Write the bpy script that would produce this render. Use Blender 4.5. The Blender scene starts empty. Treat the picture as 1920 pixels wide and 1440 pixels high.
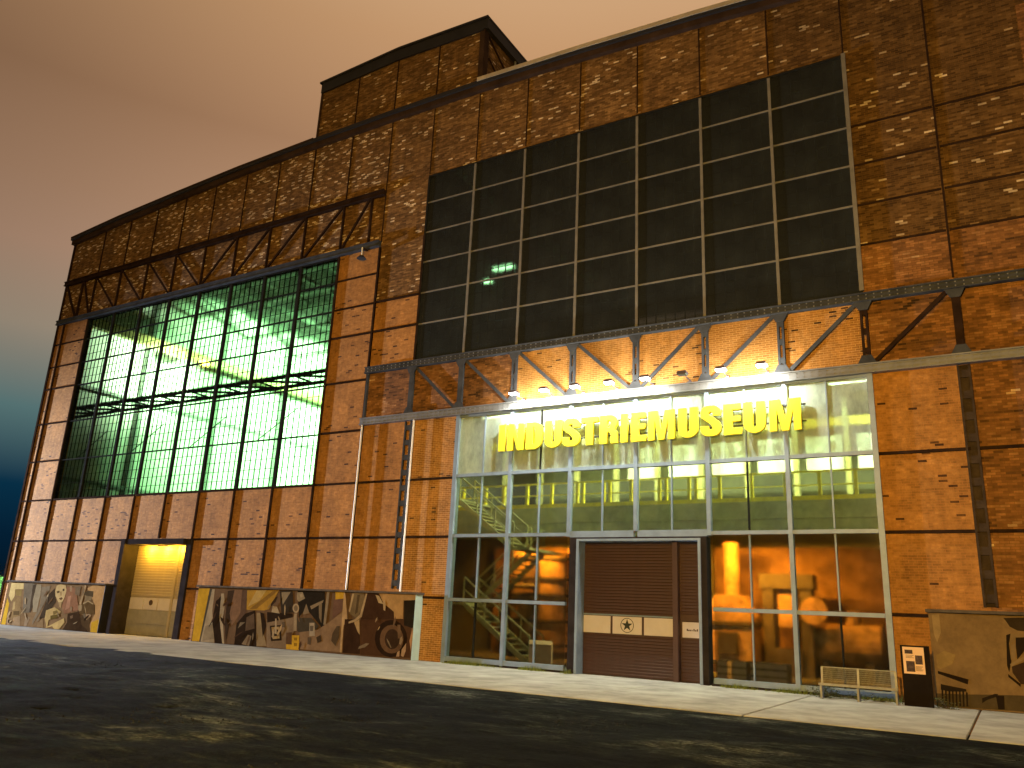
import bpy, math, random
import numpy as np
from mathutils import Matrix, Vector
random.seed(7)
RNG = np.random.default_rng(11)
scene = bpy.context.scene
col = scene.collection

# ------------------------------------------------------------------ camera
YAW, PITCH, ROLL = math.radians(-31.6439), math.radians(15.9901), math.radians(2.6935)
_f = Vector((math.sin(YAW)*math.cos(PITCH), math.cos(YAW)*math.cos(PITCH), math.sin(PITCH)))
_r = Vector((math.cos(YAW), -math.sin(YAW), 0))
_u = _r.cross(_f)
_r2 = _r*math.cos(ROLL) + _u*math.sin(ROLL)
_u2 = -_r*math.sin(ROLL) + _u*math.cos(ROLL)
cd = bpy.data.cameras.new('camera')
cam = bpy.data.objects.new('camera', cd)
col.objects.link(cam)
cd.sensor_width = 36.0
cd.lens = 1505.06/1920*36
cd.clip_start = 0.1
cd.clip_end = 2000
M3 = Matrix((_r2, _u2, -_f)).transposed()
cam.matrix_world = Matrix.Translation((17.9604, -25.3078, 1.75)) @ M3.to_4x4()
scene.camera = cam

# ------------------------------------------------------------------ sky (light-polluted night)
w = bpy.data.worlds.new('World')
scene.world = w
w.use_nodes = True
nt = w.node_tree
nt.nodes.clear()
def wn(t, **k):
    n = nt.nodes.new(t)
    for a, b in k.items():
        setattr(n, a, b)
    return n
out = wn('ShaderNodeOutputWorld')
bg = wn('ShaderNodeBackground')
tc = wn('ShaderNodeTexCoord')
sx = wn('ShaderNodeSeparateXYZ')
ramp = wn('ShaderNodeValToRGB')
nz = wn('ShaderNodeTexNoise')
nz.inputs['Scale'].default_value = 1.6
nz.inputs['Detail'].default_value = 2
ma = wn('ShaderNodeMath', operation='MULTIPLY_ADD')
ma.inputs[1].default_value = 0.008
mb_ = wn('ShaderNodeMath', operation='SUBTRACT')
mb_.inputs[1].default_value = 0.004
nt.links.new(tc.outputs['Generated'], sx.inputs[0])
nt.links.new(tc.outputs['Generated'], nz.inputs['Vector'])
nt.links.new(nz.outputs['Fac'], ma.inputs[0])
nt.links.new(sx.outputs['Z'], ma.inputs[2])
nt.links.new(ma.outputs[0], mb_.inputs[0])
nt.links.new(mb_.outputs[0], ramp.inputs[0])
stops = [(0.0, (0.002, 0.0155, 0.0321)), (0.0576, (0.0027, 0.0289, 0.0709)), (0.1115, (0.0054, 0.0607, 0.1285)), (0.1908, (0.1968, 0.3597, 0.3597)), (0.2756, (0.6127, 0.4919, 0.3587)), (0.3584, (0.6917, 0.4247, 0.2779)), (0.4226, (0.5893, 0.3425, 0.2041)), (0.515, (0.4401, 0.2392, 0.1272)), (0.6252, (0.5409, 0.3023, 0.1486)), (0.6626, (0.5735, 0.3376, 0.174)), (1.0, (0.5735, 0.3376, 0.174))]
el = ramp.color_ramp.elements
el[0].position, el[0].color = stops[0][0], (*stops[0][1], 1)
el[1].position, el[1].color = stops[-1][0], (*stops[-1][1], 1)
for p_, c_ in stops[1:-1]:
    e = el.new(p_)
    e.color = (*c_, 1)
nt.links.new(ramp.outputs[0], bg.inputs[0])
# the town's glow is strongest over the hall and fades smoothly away from it
gd = wn('ShaderNodeVectorMath', operation='DOT_PRODUCT')
gd.inputs[1].default_value = (0.1, 0.75, 0.65)
nrm = wn('ShaderNodeVectorMath', operation='NORMALIZE')
nt.links.new(tc.outputs['Generated'], nrm.inputs[0])
nt.links.new(nrm.outputs[0], gd.inputs[0])
gm = wn('ShaderNodeMapRange')
gm.interpolation_type = 'SMOOTHSTEP'
for i_, v_ in zip(('From Min', 'From Max', 'To Min', 'To Max'), (0.35, 0.9, 0.45, 1.05)):
    gm.inputs[i_].default_value = v_
nt.links.new(gd.outputs['Value'], gm.inputs['Value'])
nt.links.new(gm.outputs[0], bg.inputs[1])
nt.links.new(bg.outputs[0], out.inputs[0])

scene.view_settings.view_transform = 'Standard'
scene.view_settings.look = 'None'
scene.view_settings.exposure = 0
scene.view_settings.gamma = 1
scene.view_settings.use_curve_mapping = False
try:
    scene.cycles.transparent_max_bounces = 24
    scene.cycles.max_bounces = 6
    scene.cycles.sample_clamp_indirect = 30
except Exception:
    pass

# light powers, the fixtures themselves are built further down
P_LEFT_LAMP = 240000
P_FRONT_LAMP = 31000
P_SIGN = 440

# ------------------------------------------------------------------ helpers
class MB:
    def __init__(s):
        s.v, s.f, s.t = [], [], []
    def quad(s, a, b, c, d, tone=0.5):
        n = len(s.v)
        s.v += [a, b, c, d]
        s.f.append((n, n+1, n+2, n+3)); s.t.append(tone)
    def box(s, x0, x1, y0, y1, z0, z1, tone=0.5):
        n = len(s.v)
        s.v += [(x0,y0,z0),(x1,y0,z0),(x1,y1,z0),(x0,y1,z0),(x0,y0,z1),(x1,y0,z1),(x1,y1,z1),(x0,y1,z1)]
        for q in ((0,3,2,1),(4,5,6,7),(0,1,5,4),(1,2,6,5),(2,3,7,6),(3,0,4,7)):
            s.f.append(tuple(n+i for i in q)); s.t.append(tone)
        return s
    def prism(s, poly, y0, y1, tone=0.5):
        """polygon in XZ (any winding) extruded from y0 (front) to y1"""
        a = sum(poly[i][0]*poly[(i+1) % len(poly)][1]-poly[(i+1) % len(poly)][0]*poly[i][1] for i in range(len(poly)))
        if a < 0:
            poly = poly[::-1]
        n, k = len(s.v), len(poly)
        s.v += [(x, y0, z) for x, z in poly] + [(x, y1, z) for x, z in poly]
        s.f.append(tuple(n+i for i in range(k))); s.t.append(tone)
        s.f.append(tuple(n+k+i for i in range(k-1, -1, -1))); s.t.append(tone)
        for i in range(k):
            j = (i+1) % k
            s.f.append((n+j, n+i, n+k+i, n+k+j)); s.t.append(tone)
        return s
    def bar(s, p, q, wd, dp, up=(0, 1, 0)):
        """rectangular bar from p to q, wd across, dp along up"""
        p, q = Vector(p), Vector(q)
        d = (q-p).normalized()
        u = Vector(up); u = (u-d*u.dot(d)).normalized()
        sd = d.cross(u)
        n = len(s.v)
        for c in (p, q):
            for a, b in ((-1,-1),(1,-1),(1,1),(-1,1)):
                s.v.append(tuple(c+sd*(a*wd/2)+u*(b*dp/2)))
        for f in ((0,1,2,3),(7,6,5,4),(0,4,5,1),(1,5,6,2),(2,6,7,3),(3,7,4,0)):
            s.f.append(tuple(n+i for i in f)); s.t.append(0.5)
        return s
    def tube(s, p, q, r, r2=None, k=8):
        p, q = Vector(p), Vector(q)
        r2 = r if r2 is None else r2
        d = (q-p).normalized()
        u = d.orthogonal().normalized(); v = d.cross(u)
        n = len(s.v)
        for c, rr in ((p, r), (q, r2)):
            for i in range(k):
                a = 2*math.pi*i/k
                s.v.append(tuple(c+u*(rr*math.cos(a))+v*(rr*math.sin(a))))
        for i in range(k):
            j = (i+1) % k
            s.f.append((n+i, n+j, n+k+j, n+k+i)); s.t.append(0.5)
        s.f.append(tuple(n+k-1-i for i in range(k))); s.t.append(0.5)
        s.f.append(tuple(n+k+i for i in range(k))); s.t.append(0.5)
        return s
    def mesh(s, name, mat, tone=False, smooth=False):
        me = bpy.data.meshes.new(name)
        me.from_pydata(s.v, [], s.f)
        if tone:
            at = me.attributes.new('tone', 'FLOAT', 'FACE')
            at.data.foreach_set('value', np.array(s.t, dtype=np.float32))
        for m in (mat if isinstance(mat, (list, tuple)) else [mat]):
            me.materials.append(m)
        if smooth:
            me.polygons.foreach_set('use_smooth', [True]*len(me.polygons))
        me.update()
        return me

def link(name, me, parent=None, kind=None, label=None, loc=(0, 0, 0)):
    o = bpy.data.objects.new(name, me)
    col.objects.link(o)
    if parent is not None:
        o.parent = parent
    o.location = loc
    if kind: o['kind'] = kind
    if label: o['label'] = label
    return o
def thing(name, label, cat, loc=(0, 0, 0), rz=0, group=None):
    o = bpy.data.objects.new(name, None)
    col.objects.link(o)
    o.empty_display_size = 0.3
    o.location = loc
    o.rotation_euler = (0, 0, rz)
    o['label'] = label; o['category'] = cat
    if group: o['group'] = group
    return o
def part(name, mb, mat, parent, loc=(0, 0, 0), tone=False, smooth=False, kind=None, label=None):
    return link(name, mb.mesh(name, mat, tone, smooth), parent, kind, label, loc)
def structure(name, mb, mat, tone=False):
    return link(name, mb.mesh(name, mat, tone), None, 'structure')

# ------------------------------------------------------------------ materials
def newmat(name):
    m = bpy.data.materials.new(name)
    m.use_nodes = True
    t = m.node_tree
    t.nodes.clear()
    o = t.nodes.new('ShaderNodeOutputMaterial')
    return m, t, o
def N(t, typ, **k):
    n = t.nodes.new(typ)
    for a, b in k.items():
        setattr(n, a, b)
    return n
def noise(t, scale, detail=4, rough=0.6, stretch=None):
    tcn = N(t, 'ShaderNodeTexCoord')
    n = N(t, 'ShaderNodeTexNoise')
    n.inputs['Scale'].default_value = scale
    n.inputs['Detail'].default_value = detail
    n.inputs['Roughness'].default_value = rough
    if stretch:
        mp = N(t, 'ShaderNodeMapping')
        mp.inputs['Scale'].default_value = stretch
        t.links.new(tcn.outputs['Object'], mp.inputs[0])
        t.links.new(mp.outputs[0], n.inputs['Vector'])
    else:
        t.links.new(tcn.outputs['Object'], n.inputs['Vector'])
    return n
def rng(t, src, a, b, lo=0.3, hi=0.7):
    m = N(t, 'ShaderNodeMapRange')
    m.inputs['From Min'].default_value = lo
    m.inputs['From Max'].default_value = hi
    m.inputs['To Min'].default_value = a
    m.inputs['To Max'].default_value = b
    t.links.new(src, m.inputs['Value'])
    return m.outputs[0]
def mulcol(t, a, fac):
    v = N(t, 'ShaderNodeVectorMath', operation='SCALE')
    if isinstance(a, tuple):
        v.inputs[0].default_value = a[:3]
    else:
        t.links.new(a, v.inputs[0])
    t.links.new(fac, v.inputs['Scale'])
    return v.outputs[0]
def plain(name, c, rough=0.7, metal=0.0, var=0.25, scale=3.0, bump=0.0, stretch=None, spec=0.4):
    m, t, o = newmat(name)
    b = N(t, 'ShaderNodeBsdfPrincipled')
    b.inputs['Roughness'].default_value = rough
    b.inputs['Metallic'].default_value = metal
    b.inputs['Specular IOR Level'].default_value = spec
    n = noise(t, scale, 5, 0.65, stretch)
    t.links.new(mulcol(t, tuple(c), rng(t, n.outputs['Fac'], 1-var, 1+var)), b.inputs['Base Color'])
    if bump:
        bp = N(t, 'ShaderNodeBump')
        bp.inputs['Strength'].default_value = bump
        bp.inputs['Distance'].default_value = 0.02
        n2 = noise(t, scale*9, 4)
        t.links.new(n2.outputs['Fac'], bp.inputs['Height'])
        t.links.new(bp.outputs[0], b.inputs['Normal'])
    t.links.new(b.outputs[0], o.inputs[0])
    return m
def tonemat(name, stops, rough=0.9, stain=0.35, stain_scale=0.5, stretch=None, interp='LINEAR', spec=0.22, streak=0.0):
    """colour from the per-piece 'tone' attribute, with soot and weather stains over it"""
    m, t, o = newmat(name)
    b = N(t, 'ShaderNodeBsdfPrincipled')
    b.inputs['Roughness'].default_value = rough
    b.inputs['Specular IOR Level'].default_value = spec
    at = N(t, 'ShaderNodeAttribute', attribute_name='tone')
    r = N(t, 'ShaderNodeValToRGB')
    r.color_ramp.interpolation = interp
    e = r.color_ramp.elements
    e[0].position, e[0].color = stops[0][0], (*stops[0][1], 1)
    e[1].position, e[1].color = stops[-1][0], (*stops[-1][1], 1)
    for p_, c_ in stops[1:-1]:
        x = e.new(p_); x.color = (*c_, 1)
    t.links.new(at.outputs['Fac'], r.inputs[0])
    n1 = noise(t, stain_scale, 6, 0.7, stretch)
    n2 = noise(t, 6.0, 3, 0.6)
    a = mulcol(t, r.outputs[0], rng(t, n1.outputs['Fac'], 1-stain, 1+stain*0.7))
    a = mulcol(t, a, rng(t, n2.outputs['Fac'], 0.82, 1.18))
    if streak:
        n3 = noise(t, 1.0, 5, 0.65, (2.6, 1, 0.16))
        a = mulcol(t, a, rng(t, n3.outputs['Fac'], 1-streak, 1+streak*0.5))
    t.links.new(a, b.inputs['Base Color'])
    t.links.new(b.outputs[0], o.inputs[0])
    return m
def emit(name, c, s):
    m, t, o = newmat(name)
    e = N(t, 'ShaderNodeEmission')
    e.inputs[0].default_value = (*c, 1)
    e.inputs[1].default_value = s
    t.links.new(e.outputs[0], o.inputs[0])
    return m
def glass(name, tint, dust, refl, dustcol=(0.5, 0.55, 0.5), rough=0.12, grad=0.6, blur=0.22):
    """thin pane: see-through, a weak mirror reflection, and a film of dirt"""
    m, t, o = newmat(name)
    tr = N(t, 'ShaderNodeBsdfRefraction')
    tr.inputs['IOR'].default_value = 1.1
    tr.inputs['Roughness'].default_value = blur
    tr.inputs[0].default_value = (*tint, 1)
    gl = N(t, 'ShaderNodeBsdfGlossy')
    gl.inputs['Roughness'].default_value = rough
    df = N(t, 'ShaderNodeBsdfDiffuse')
    df.inputs[0].default_value = (*dustcol, 1)
    n = noise(t, 0.9, 6, 0.7, (1, 1, 0.45))
    m1 = N(t, 'ShaderNodeMixShader')
    t.links.new(rng(t, n.outputs['Fac'], dust*(1-grad), dust*(1+grad)), m1.inputs[0])
    t.links.new(tr.outputs[0], m1.inputs[1]); t.links.new(df.outputs[0], m1.inputs[2])
    m2 = N(t, 'ShaderNodeMixShader')
    m2.inputs[0].default_value = refl
    t.links.new(m1.outputs[0], m2.inputs[1]); t.links.new(gl.outputs[0], m2.inputs[2])
    t.links.new(m2.outputs[0], o.inputs[0])
    return m

CLEAN = [(0.0, (0.06, 0.029, 0.010)), (0.035, (0.15, 0.070, 0.018)), (0.06, (0.31, 0.150, 0.036)), (0.5, (0.39, 0.190, 0.048)), (1.0, (0.48, 0.245, 0.072))]
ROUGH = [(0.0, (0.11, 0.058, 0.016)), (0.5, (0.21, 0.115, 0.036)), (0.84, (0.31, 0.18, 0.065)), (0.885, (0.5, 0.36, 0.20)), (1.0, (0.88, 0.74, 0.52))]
DIRTY = [(0.0, (0.035, 0.02, 0.012)), (0.25, (0.16, 0.075, 0.028)), (0.6, (0.30, 0.14, 0.05)), (0.85, (0.40, 0.21, 0.09)), (0.93, (0.55, 0.38, 0.22)), (1.0, (0.72, 0.55, 0.36))]
M = {}
M['clean'] = tonemat('orange_brick', CLEAN, stain=0.42, stain_scale=0.75, streak=0.2)
ROUGH_SHADED = [(p_, tuple(v_*0.62 for v_ in c_) if p_ < 0.87 else tuple(v_*0.8 for v_ in c_)) for p_, c_ in ROUGH]  # same sooty brick, with the right side's dimmer light put into its colour
M['rough_shaded'] = tonemat('shaded_sooty_brick', ROUGH_SHADED, stain=0.45, stain_scale=0.5, stretch=(1, 1, 2.2), streak=0.35)
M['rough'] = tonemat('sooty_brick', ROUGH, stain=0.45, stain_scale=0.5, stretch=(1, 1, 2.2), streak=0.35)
M['dirty'] = tonemat('weathered_brick', DIRTY, stain=0.5, stain_scale=0.8, stretch=(1, 1, 1.8), streak=0.25)
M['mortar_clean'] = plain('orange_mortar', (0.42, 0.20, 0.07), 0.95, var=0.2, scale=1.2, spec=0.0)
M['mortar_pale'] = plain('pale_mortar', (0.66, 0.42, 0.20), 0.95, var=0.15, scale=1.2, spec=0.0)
M['mortar_rough'] = plain('sooty_mortar', (0.17, 0.095, 0.032), 0.95, var=0.35, scale=0.7, spec=0.0)
M['rib'] = plain('brown_painted_steel', (0.030, 0.018, 0.013), 0.7, var=0.4, scale=2.0, spec=0.0)
M['steel'] = plain('blue_grey_painted_steel', (0.058, 0.065, 0.080), 0.5, 0.0, var=0.35, scale=1.7, spec=0.0)
M['beam'] = plain('lit_grey_beam_paint', (0.17, 0.185, 0.21), 0.45, 0.0, var=0.3, scale=1.5)
M['column'] = plain('brown_grey_column_paint', (0.055, 0.042, 0.034), 0.9, var=0.35, spec=0.0)
M['frame'] = plain('grey_window_steel', (0.17, 0.165, 0.15), 0.55, var=0.25, scale=2.0)
M['darkframe'] = plain('dark_window_steel', (0.020, 0.021, 0.021), 0.55, var=0.3, scale=2.0, spec=0.0)
M['alu'] = plain('aluminium_frame', (0.20, 0.275, 0.38), 0.45, 0.1, var=0.15, scale=2.5)
M['white'] = plain('white_painted_pipe', (0.82, 0.80, 0.74), 0.5, var=0.1, scale=3)
M['black'] = plain('black_roofing', (0.018, 0.018, 0.022), 0.8, var=0.3, scale=1)
M['coping'] = plain('cream_coping', (0.48, 0.42, 0.32), 0.7, var=0.25, scale=1.2)
M['roofedge'] = plain('brown_roof_edge', (0.055, 0.035, 0.026), 0.7, var=0.35, scale=1.2, spec=0.0)
M['plaster'] = plain('hall_plaster', (0.36, 0.38, 0.34), 0.9, var=0.35, scale=0.35)
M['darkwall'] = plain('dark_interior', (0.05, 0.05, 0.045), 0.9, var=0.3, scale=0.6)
M['bardark'] = plain('black_glazing_bar', (0.010, 0.012, 0.011), 0.6, var=0.2, spec=0.0)
M['lobbywall'] = plain('grey_lobby_plaster', (0.33, 0.34, 0.24), 0.9, var=0.35, scale=0.5)
M['concrete'] = plain('gallery_concrete', (0.42, 0.42, 0.22), 0.85, var=0.3, scale=1.5)
M['yellow'] = plain('yellow_letter_paint', (0.84, 0.68, 0.03), 0.4, var=0.04, scale=2.0)
M['yrail'] = plain('yellow_safety_paint', (0.85, 0.72, 0.03), 0.5, var=0.2, scale=3)
M['stair'] = plain('pale_stair_steel', (0.34, 0.32, 0.15), 0.5, var=0.2, scale=3)
M['shutter'] = plain('brown_shutter_slat', (0.060, 0.029, 0.020), 0.4, 0.0, var=0.12, scale=4, spec=0.5)
M['cream_slat'] = plain('cream_shutter_slat', (0.42, 0.36, 0.25), 0.5, var=0.08, scale=4)
M['panel'] = plain('pinkish_white_panel', (0.56, 0.53, 0.54), 0.7, var=0.05, scale=3)
M['grey_panel'] = plain('grey_door_panel', (0.30, 0.29, 0.25), 0.6, var=0.12, scale=3)
M['emblem'] = plain('dark_green_emblem', (0.02, 0.028, 0.02), 0.6, var=0.1)
M['jamb'] = plain('dark_door_frame', (0.030, 0.026, 0.028), 0.5, var=0.25, spec=0.0)
M['sign'] = plain('black_sign_panel', (0.012, 0.009, 0.008), 0.45, var=0.2, spec=0.02)
M['paper'] = plain('cream_poster_paper', (0.80, 0.56, 0.33), 0.8, var=0.05)
M['print'] = plain('dark_poster_print', (0.07, 0.045, 0.035), 0.8, var=0.6, scale=14)
M['blue_end'] = plain('pale_blue_end_board', (0.42, 0.58, 0.58), 0.6, var=0.1)
M['cap'] = plain('lead_grey_cap', (0.10, 0.085, 0.07), 0.6, var=0.3, spec=0.0)
M['galv'] = plain('galvanised_steel', (0.24, 0.25, 0.26), 0.5, 0.3, var=0.2, scale=6)
M['slab'] = plain('pale_concrete_slab', (0.36, 0.37, 0.33), 0.9, var=0.30, scale=0.9, bump=0.25, spec=0.0)
M['lampbody'] = plain('grey_lamp_housing', (0.10, 0.08, 0.11), 0.5, var=0.15)
M['lens_on'] = emit('lit_floodlight_lens', (1.0, 0.97, 0.88), 30)
M['lens_off'] = plain('unlit_floodlight_lens', (0.15, 0.15, 0.15), 0.2)
M['tube_green'] = emit('green_hall_lamp', (0.45, 1.0, 0.45), 14)
M['tube_white'] = emit('gallery_tube_lamp', (0.88, 1.0, 0.72), 5)
M['lamp_orange'] = emit('orange_lamp', (1.0, 0.45, 0.06), 2.5)
M['street_glow'] = emit('street_lamp_lens', (1.0, 0.62, 0.30), 30)
M['street_glow2'] = emit('white_street_lamp_lens', (1.0, 0.78, 0.62), 30)
M['green_steel'] = plain('hall_roof_steel', (0.10, 0.12, 0.10), 0.6, var=0.3)
M['girder'] = plain('dull_yellow_girder', (0.30, 0.27, 0.10), 0.6, var=0.3)
M['crane'] = plain('yellow_crane_paint', (0.75, 0.55, 0.03), 0.5, var=0.2)
M['rust'] = plain('rusty_machine', (0.28, 0.17, 0.08), 0.7, var=0.6, scale=2.2)
M['machine'] = plain('dark_machine', (0.06, 0.05, 0.04), 0.6, var=0.5, scale=2.0)
M['dimbrick'] = plain('dim_inner_brick', (0.16, 0.095, 0.05), 0.9, var=0.5, scale=1.6, spec=0.0)
M['card'] = plain('brown_cardboard', (0.50, 0.33, 0.20), 0.9, var=0.12)
M['boards'] = plain('white_display_board', (0.78, 0.80, 0.74), 0.7, var=0.06)
M['asphalt_pole'] = plain('grey_lamp_pole', (0.25, 0.25, 0.24), 0.5, 0.5)
M['weed'] = tonemat('yellow_green_weeds', [(0, (0.07, 0.10, 0.015)), (1, (0.22, 0.25, 0.04))], stain=0.3)
M['pebble'] = tonemat('grey_gravel', [(0, (0.003, 0.004, 0.004)), (1, (0.018, 0.022, 0.019))], stain=0.3)
M['tuft'] = tonemat('dull_grass', [(0, (0.008, 0.010, 0.004)), (1, (0.016, 0.022, 0.010))], stain=0.3)
M['leaf'] = tonemat('dusty_leaves', [(0, (0.03, 0.045, 0.015)), (1, (0.12, 0.14, 0.06))], stain=0.3)
M['hedge'] = tonemat('pale_hedge_leaves', [(0, (0.05, 0.10, 0.03)), (1, (0.12, 0.20, 0.07))], stain=0.3)
M['bark'] = plain('bark', (0.08, 0.06, 0.045), 0.9)
M['g_dark'] = glass('dark_hall_glass', (0.55, 0.58, 0.56), 0.14, 0.02, (0.10, 0.125, 0.12))
M['g_green'] = glass('green_hall_glass', (0.97, 1.0, 0.97), 0.012, 0.006, (0.12, 0.16, 0.14), blur=0.17)
M['g_top'] = glass('dusty_entrance_glass', (0.75, 0.86, 0.80), 0.58, 0.012, (0.50, 0.64, 0.60), blur=0.17)
M['g_mid'] = glass('entrance_glass', (0.85, 0.90, 0.82), 0.10, 0.007, (0.26, 0.32, 0.28), blur=0.17)
M['g_low'] = glass('lower_entrance_glass', (0.86, 0.86, 0.78), 0.035, 0.008, (0.12, 0.12, 0.10), blur=0.24)
# mural paint: flat print, colour stored per painted shape
def mural_mat():
    m, t, o = newmat('mural_paint')
    b = N(t, 'ShaderNodeBsdfPrincipled')
    b.inputs['Roughness'].default_value = 0.9
    b.inputs['Specular IOR Level'].default_value = 0.0
    at = N(t, 'ShaderNodeAttribute', attribute_name='paint')
    n1 = noise(t, 5.0, 6, 0.75, (1.0, 1.0, 1.0)); n2 = noise(t, 1.7, 4, 0.6)
    wm = N(t, 'ShaderNodeVectorMath', operation='MULTIPLY')
    wm.inputs[1].default_value = (0.80, 0.70, 0.56)
    t.links.new(at.outputs['Color'], wm.inputs[0])
    a = mulcol(t, wm.outputs[0], rng(t, n1.outputs['Fac'], 0.80, 1.10))
    a = mulcol(t, a, rng(t, n2.outputs['Fac'], 0.75, 1.05))
    t.links.new(a, b.inputs['Base Color'])
    t.links.new(b.outputs[0], o.inputs[0])
    return m
M['mural'] = mural_mat()
def ground_mat():
    m, t, o = newmat('dark_ground')
    b = N(t, 'ShaderNodeBsdfPrincipled')
    b.inputs['Roughness'].default_value = 0.95
    b.inputs['Specular IOR Level'].default_value = 0.05
    n1 = noise(t, 0.9, 8, 0.78, (0.7, 1.3, 1)); n2 = noise(t, 14.0, 5, 0.75); n3 = noise(t, 0.22, 3, 0.5, (0.8, 1.4, 1))
    ad = N(t, 'ShaderNodeMath', operation='MULTIPLY_ADD'); ad.inputs[1].default_value = 0.8
    t.links.new(n3.outputs['Fac'], ad.inputs[0])
    sb = N(t, 'ShaderNodeMath', operation='ADD'); sb.inputs[1].default_value = -0.40
    t.links.new(n1.outputs['Fac'], ad.inputs[2]); t.links.new(ad.outputs[0], sb.inputs[0])
    r = N(t, 'ShaderNodeValToRGB')
    e = r.color_ramp.elements
    e[0].position, e[0].color = 0.42, (0.0030, 0.0040, 0.0035, 1)
    e[1].position, e[1].color = 0.74, (0.085, 0.098, 0.080, 1)
    for p_, c_ in ((0.52, (0.0065, 0.0088, 0.0065)), (0.60, (0.018, 0.023, 0.018))):
        x = e.new(p_); x.color = (*c_, 1)
    t.links.new(sb.outputs[0], r.inputs[0])
    n4 = noise(t, 4.5, 6, 0.75, (0.55, 1.6, 1))
    t.links.new(mulcol(t, mulcol(t, r.outputs[0], rng(t, n2.outputs['Fac'], 0.1, 1.9)), rng(t, n4.outputs['Fac'], 0.15, 2.0, 0.36, 0.66)), b.inputs['Base Color'])
    bp = N(t, 'ShaderNodeBump'); bp.inputs['Strength'].default_value = 0.9; bp.inputs['Distance'].default_value = 0.04
    t.links.new(n2.outputs['Fac'], bp.inputs['Height'])
    t.links.new(bp.outputs[0], b.inputs['Normal'])
    t.links.new(b.outputs[0], o.inputs[0])
    return m
M['ground'] = ground_mat()

# smooth 2-D value noise for numpy
_G = RNG.random((256, 256))
def vnoise(x, y):
    x = np.asarray(x, float); y = np.asarray(y, float)
    xi = np.floor(x).astype(int); yi = np.floor(y).astype(int)
    fx = x-xi; fy = y-yi
    fx = fx*fx*(3-2*fx); fy = fy*fy*(3-2*fy)
    g = lambda a, b: _G[a % 256, b % 256]
    return (g(xi, yi)*(1-fx)*(1-fy)+g(xi+1, yi)*fx*(1-fy)+g(xi, yi+1)*(1-fx)*fy+g(xi+1, yi+1)*fx*fy)

# ================================================================== GROUND AND PAVEMENT
def build_ground():
    xs = np.concatenate([[-700, -400, -220, -130, -90, -70, -60, -52], np.arange(-46, 27, 0.22), [30, 36, 45, 60, 90, 150, 300, 700]])
    ys = np.concatenate([[-700, -400, -200, -110, -70, -50, -42, -36, -32], np.arange(-28, -5.4, 0.2), [-4, -2, 0, 5, 20, 40, 80, 160, 320, 700]])
    X, Y = np.meshgrid(xs, ys)
    h = 0.10*(vnoise(X*0.35, Y*0.5)-0.5)+0.07*(vnoise(X*1.1+30, Y*1.5+9)-0.5)+0.03*(vnoise(X*3.1, Y*3.7)-0.5)
    edge = -6.95+0.9*(vnoise(X*0.35+50, 3+0*X)-0.5)+0.4*(vnoise(X*1.3+80, 7+0*X)-0.5)
    edge = np.where(X < -1, edge, -7.0)
    out_ = np.clip((edge-Y)/0.35, 0, 1)
    leftness = np.clip((-X+1)/7, 0, 1)
    Z = -0.085+h*np.clip((-7.2-Y)/2.5, 0.15, 1)*0.9+out_*(0.022*leftness+0.014)
    Z = np.where(Y > -6.3, -0.22, Z)
    Z = np.where((np.abs(X) > 60) | (Y < -40) | (Y > 30), -0.15, Z)
    n, m = len(ys), len(xs)
    v = np.stack([X.ravel(), Y.ravel(), Z.ravel()], 1)
    i = np.arange(n*m).reshape(n, m)
    f = np.stack([i[:-1, :-1].ravel(), i[:-1, 1:].ravel(), i[1:, 1:].ravel(), i[1:, :-1].ravel()], 1)
    me = bpy.data.meshes.new('ground')
    me.from_pydata(v.tolist(), [], f.tolist())
    me.materials.append(M['ground'])
    me.polygons.foreach_set('use_smooth', [True]*len(me.polygons))
    link('ground', me, kind='structure')
build_ground()

# pavement: a sub-base with concrete slabs lying on it, open joints between them
pave = structure('pavement', MB().box(-46, 26, -7.45, 0.35, -0.30, -0.085), M['mortar_rough'])
xj = [-45.9, -41.2, -37.0, -32.8, -28.6, -24.4, -20.2, -16.0, -11.8, -7.6, -3.5, 0.6, 4.7, 8.8, 12.93, 17.02, 21.1, 25.2]
for a, b in zip(xj[:-1], xj[1:]):
    mb = MB()
    n = len(mb.v)
    g, c = (0.020, 0.014) if a > 8 else (0.006, 0.010)
    x0, x1, y0, y1, z0, z1 = a+g, b-g, -7.4, 0.33, -0.086, -0.05
    mb.box(x0, x1, y0, y1, z0, z1-c)
    k = len(mb.v)
    mb.v += [(x0+c, y0+c, z1), (x1-c, y0+c, z1), (x1-c, y1-c, z1), (x0+c, y1-c, z1)]
    mb.f[1] = (k, k+1, k+2, k+3)
    for q in ((4, 5, k+1, k), (5, 6, k+2, k+1), (6, 7, k+3, k+2), (7, 4, k, k+3)):
        mb.f.append(q); mb.t.append(.5)
    part('concrete_slab', mb, M['slab'], pave)

# ================================================================== THE MUSEUM BUILDING
MOD = 2.5
ROOF = [(-30.85, 23.45), (-26, 23.85), (-20.5, 24.15), (-15.5, 24.38), (-10, 24.5), (-5, 24.54), (0, 24.5), (5, 24.32), (10, 24.05), (14.5, 23.72), (20.75, 23.2)]
def zroof(x):
    return float(np.interp(x, [p[0] for p in ROOF], [p[1] for p in ROOF]))
bld = thing('museum_building', 'large steel framed brick factory hall with two big windows and glazed museum entrance', 'building')

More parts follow.
